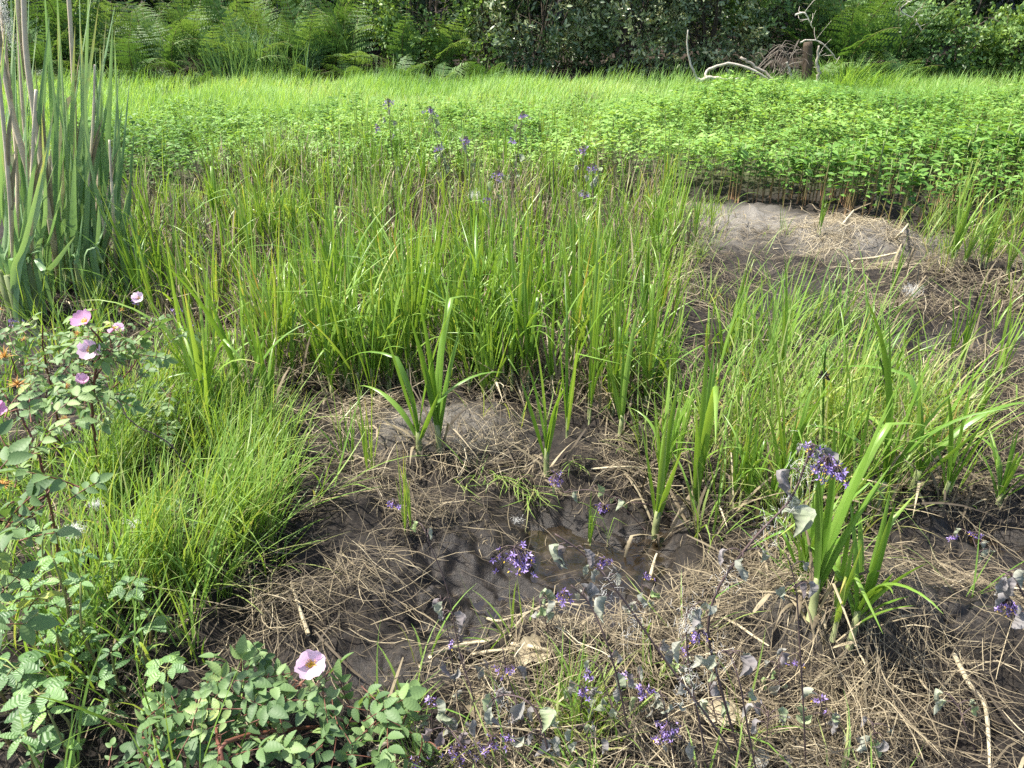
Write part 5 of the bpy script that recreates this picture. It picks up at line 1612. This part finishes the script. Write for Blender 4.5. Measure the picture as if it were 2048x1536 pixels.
# ================================================================== SMALL THINGS ON THE MUD
def stick(label, uv, r, tint=.8, mname='straw', lift=.012):
    pts = [G(u, v) for u, v in uv]
    for q_ in pts:
        q_[2] = max(q_[2], WATER_Z) + lift
    b = pts[0]
    t = thing("fallen_stick", label, "dead stem", b)
    a = Acc()
    tube(a, spline(pts, 14) - b, r, r * .6, 6, tint, .08)
    link("stem", a.mesh("dead_stem", M[mname]), t)
stick("long pale dead stem lying across in front of the pool", [(860, 1320), (960, 1302), (1050, 1300), (1100, 1310), (1160, 1316)], .006, .95)
stick("second pale dead stem lying below the long one in front of the pool", [(840, 1345), (930, 1325), (1020, 1312), (1110, 1318)], .005, .9, lift=.02)
stick("twisted pale root reaching over the front of the pool", [(975, 1250), (1000, 1255), (1050, 1240), (1110, 1232), (1160, 1245)], .0035, .9, lift=.02)
stick("short pale stem leaning up out of the pool litter", [(1020, 1290), (1045, 1255), (1065, 1240)], .004, .85, lift=.03)
stick("pale stub of stem standing at the right of the pool", [(1298, 1175), (1306, 1145), (1312, 1125)], .0045, .9, lift=.03)
stick("pale broken stem with a seed head lying in the dark straw at the left", [(620, 1290), (600, 1230), (585, 1185)], .005, .85, lift=.03)
stick("dark rotten stick lying in the pool", [(1100, 1010), (1150, 1000), (1200, 990), (1260, 985)], .008, .2, 'bark')
stick("pale dead stem lying behind the pool", [(1180, 945), (1240, 941), (1290, 943), (1340, 948)], .0035, .9)
stick("long bent dead stem lying over the straw at the bottom right", [(1620, 1400), (1690, 1330), (1745, 1248), (1790, 1310), (1830, 1400), (1850, 1420)], .0035, .65, lift=.05)
stick("pale knobbly root at the bottom right", [(1900, 1330), (1930, 1390), (1960, 1430), (1968, 1500), (1970, 1560)], .005, .85, lift=.03)
stick("grey stick lying on the straw at the bottom middle", [(1220, 1500), (1300, 1470), (1380, 1450)], .004, .6, lift=.03)
stick("dark stick lying at the bottom edge beside the low rose", [(740, 1530), (790, 1500), (850, 1470)], .006, .5, 'deadwood', .03)
stick("pale stick poking up from the straw mound behind the grey mud", [(1665, 490), (1685, 465), (1704, 440)], .008, .95, lift=.06)
stick("pale stick lying on the bank right of the straw mound", [(1700, 540), (1740, 535), (1790, 525)], .008, .9, lift=.05)
stick("pale leaning stick at the right of the straw mound", [(1780, 505), (1800, 485), (1812, 468)], .008, .95, lift=.06)
# dead brown leaf by the pool
def curled_leaf(label, u, v, size, tint, mname='straw'):
    b = G(u, v)
    b[2] = max(b[2], WATER_Z) + .012
    t = thing("fallen_leaf", label, "leaf", b)
    a = Acc()
    vv, ff, ve = leaf_tpl(8, .6, 'ovate', .5, .2, serr=.12, wavy=.05)
    inst(a, (vv + rng.normal(0, .02, vv.shape), ff, ve), np.zeros((1, 3)), rdir(1, -.05, .25), np.array([[.2, -.3, 1.0]]), size, tint)
    link("blade", a.mesh("fallen_leaf", M[mname]), t)
curled_leaf("ragged pale brown dead leaf lying below the long dead stem", 1030, 1330, .10, .75)
curled_leaf("brown crumpled dead leaf at the bottom middle", 955, 1450, .07, .6)
curled_leaf("pale tan dead leaf under the bottom nightshades", 1400, 1440, .09, .9)
curled_leaf("brown dead leaf lying on the right hand mud", 1960, 1165, .05, .6)
# seed fluff
def fluff_ball(label, pos, r, n=420):
    t = thing("seed_fluff", label, "fluff", pos)
    a = Acc()
    blades(a, rng.normal(0, r * .45, (n, 3)) * np.array([1.2, .8, .6]), U(.3, .9, n) * r, .00045, U(0, 6.28, n), U(0, 3.1, n), U(-1, 2, n), 4, U(0, 1, n), prof='stem')
    link("fibres", a.mesh("fluff", M['fluff']), t)
b = G(140, 1300)
fluff_ball("white seed fluff caught on top of the toothed herb", P(150, 1060, b[1] + .02), .018, 260)
fluff_ball("small tuft of seed fluff in the grass right of the near rose", P(190, 1008, G(190, 1150)[1]), .014, 200)
fluff_ball("small grey seed fluff in the lush grass tuft", P(268, 1045, G(268, 1150)[1]), .014, 200)
fluff_ball("pale seed fluff hanging over the back of the pool", P(1035, 1040, G(1035, 1065)[1]), .014, 90)
fluff_ball("white seed fluff hanging on the middle sedges", P(950, 390, G(950, 520)[1]), .04, 300)
fluff_ball("white seed fluff on a blade at the right bank", P(1825, 580, G(1825, 640)[1]), .035, 240)
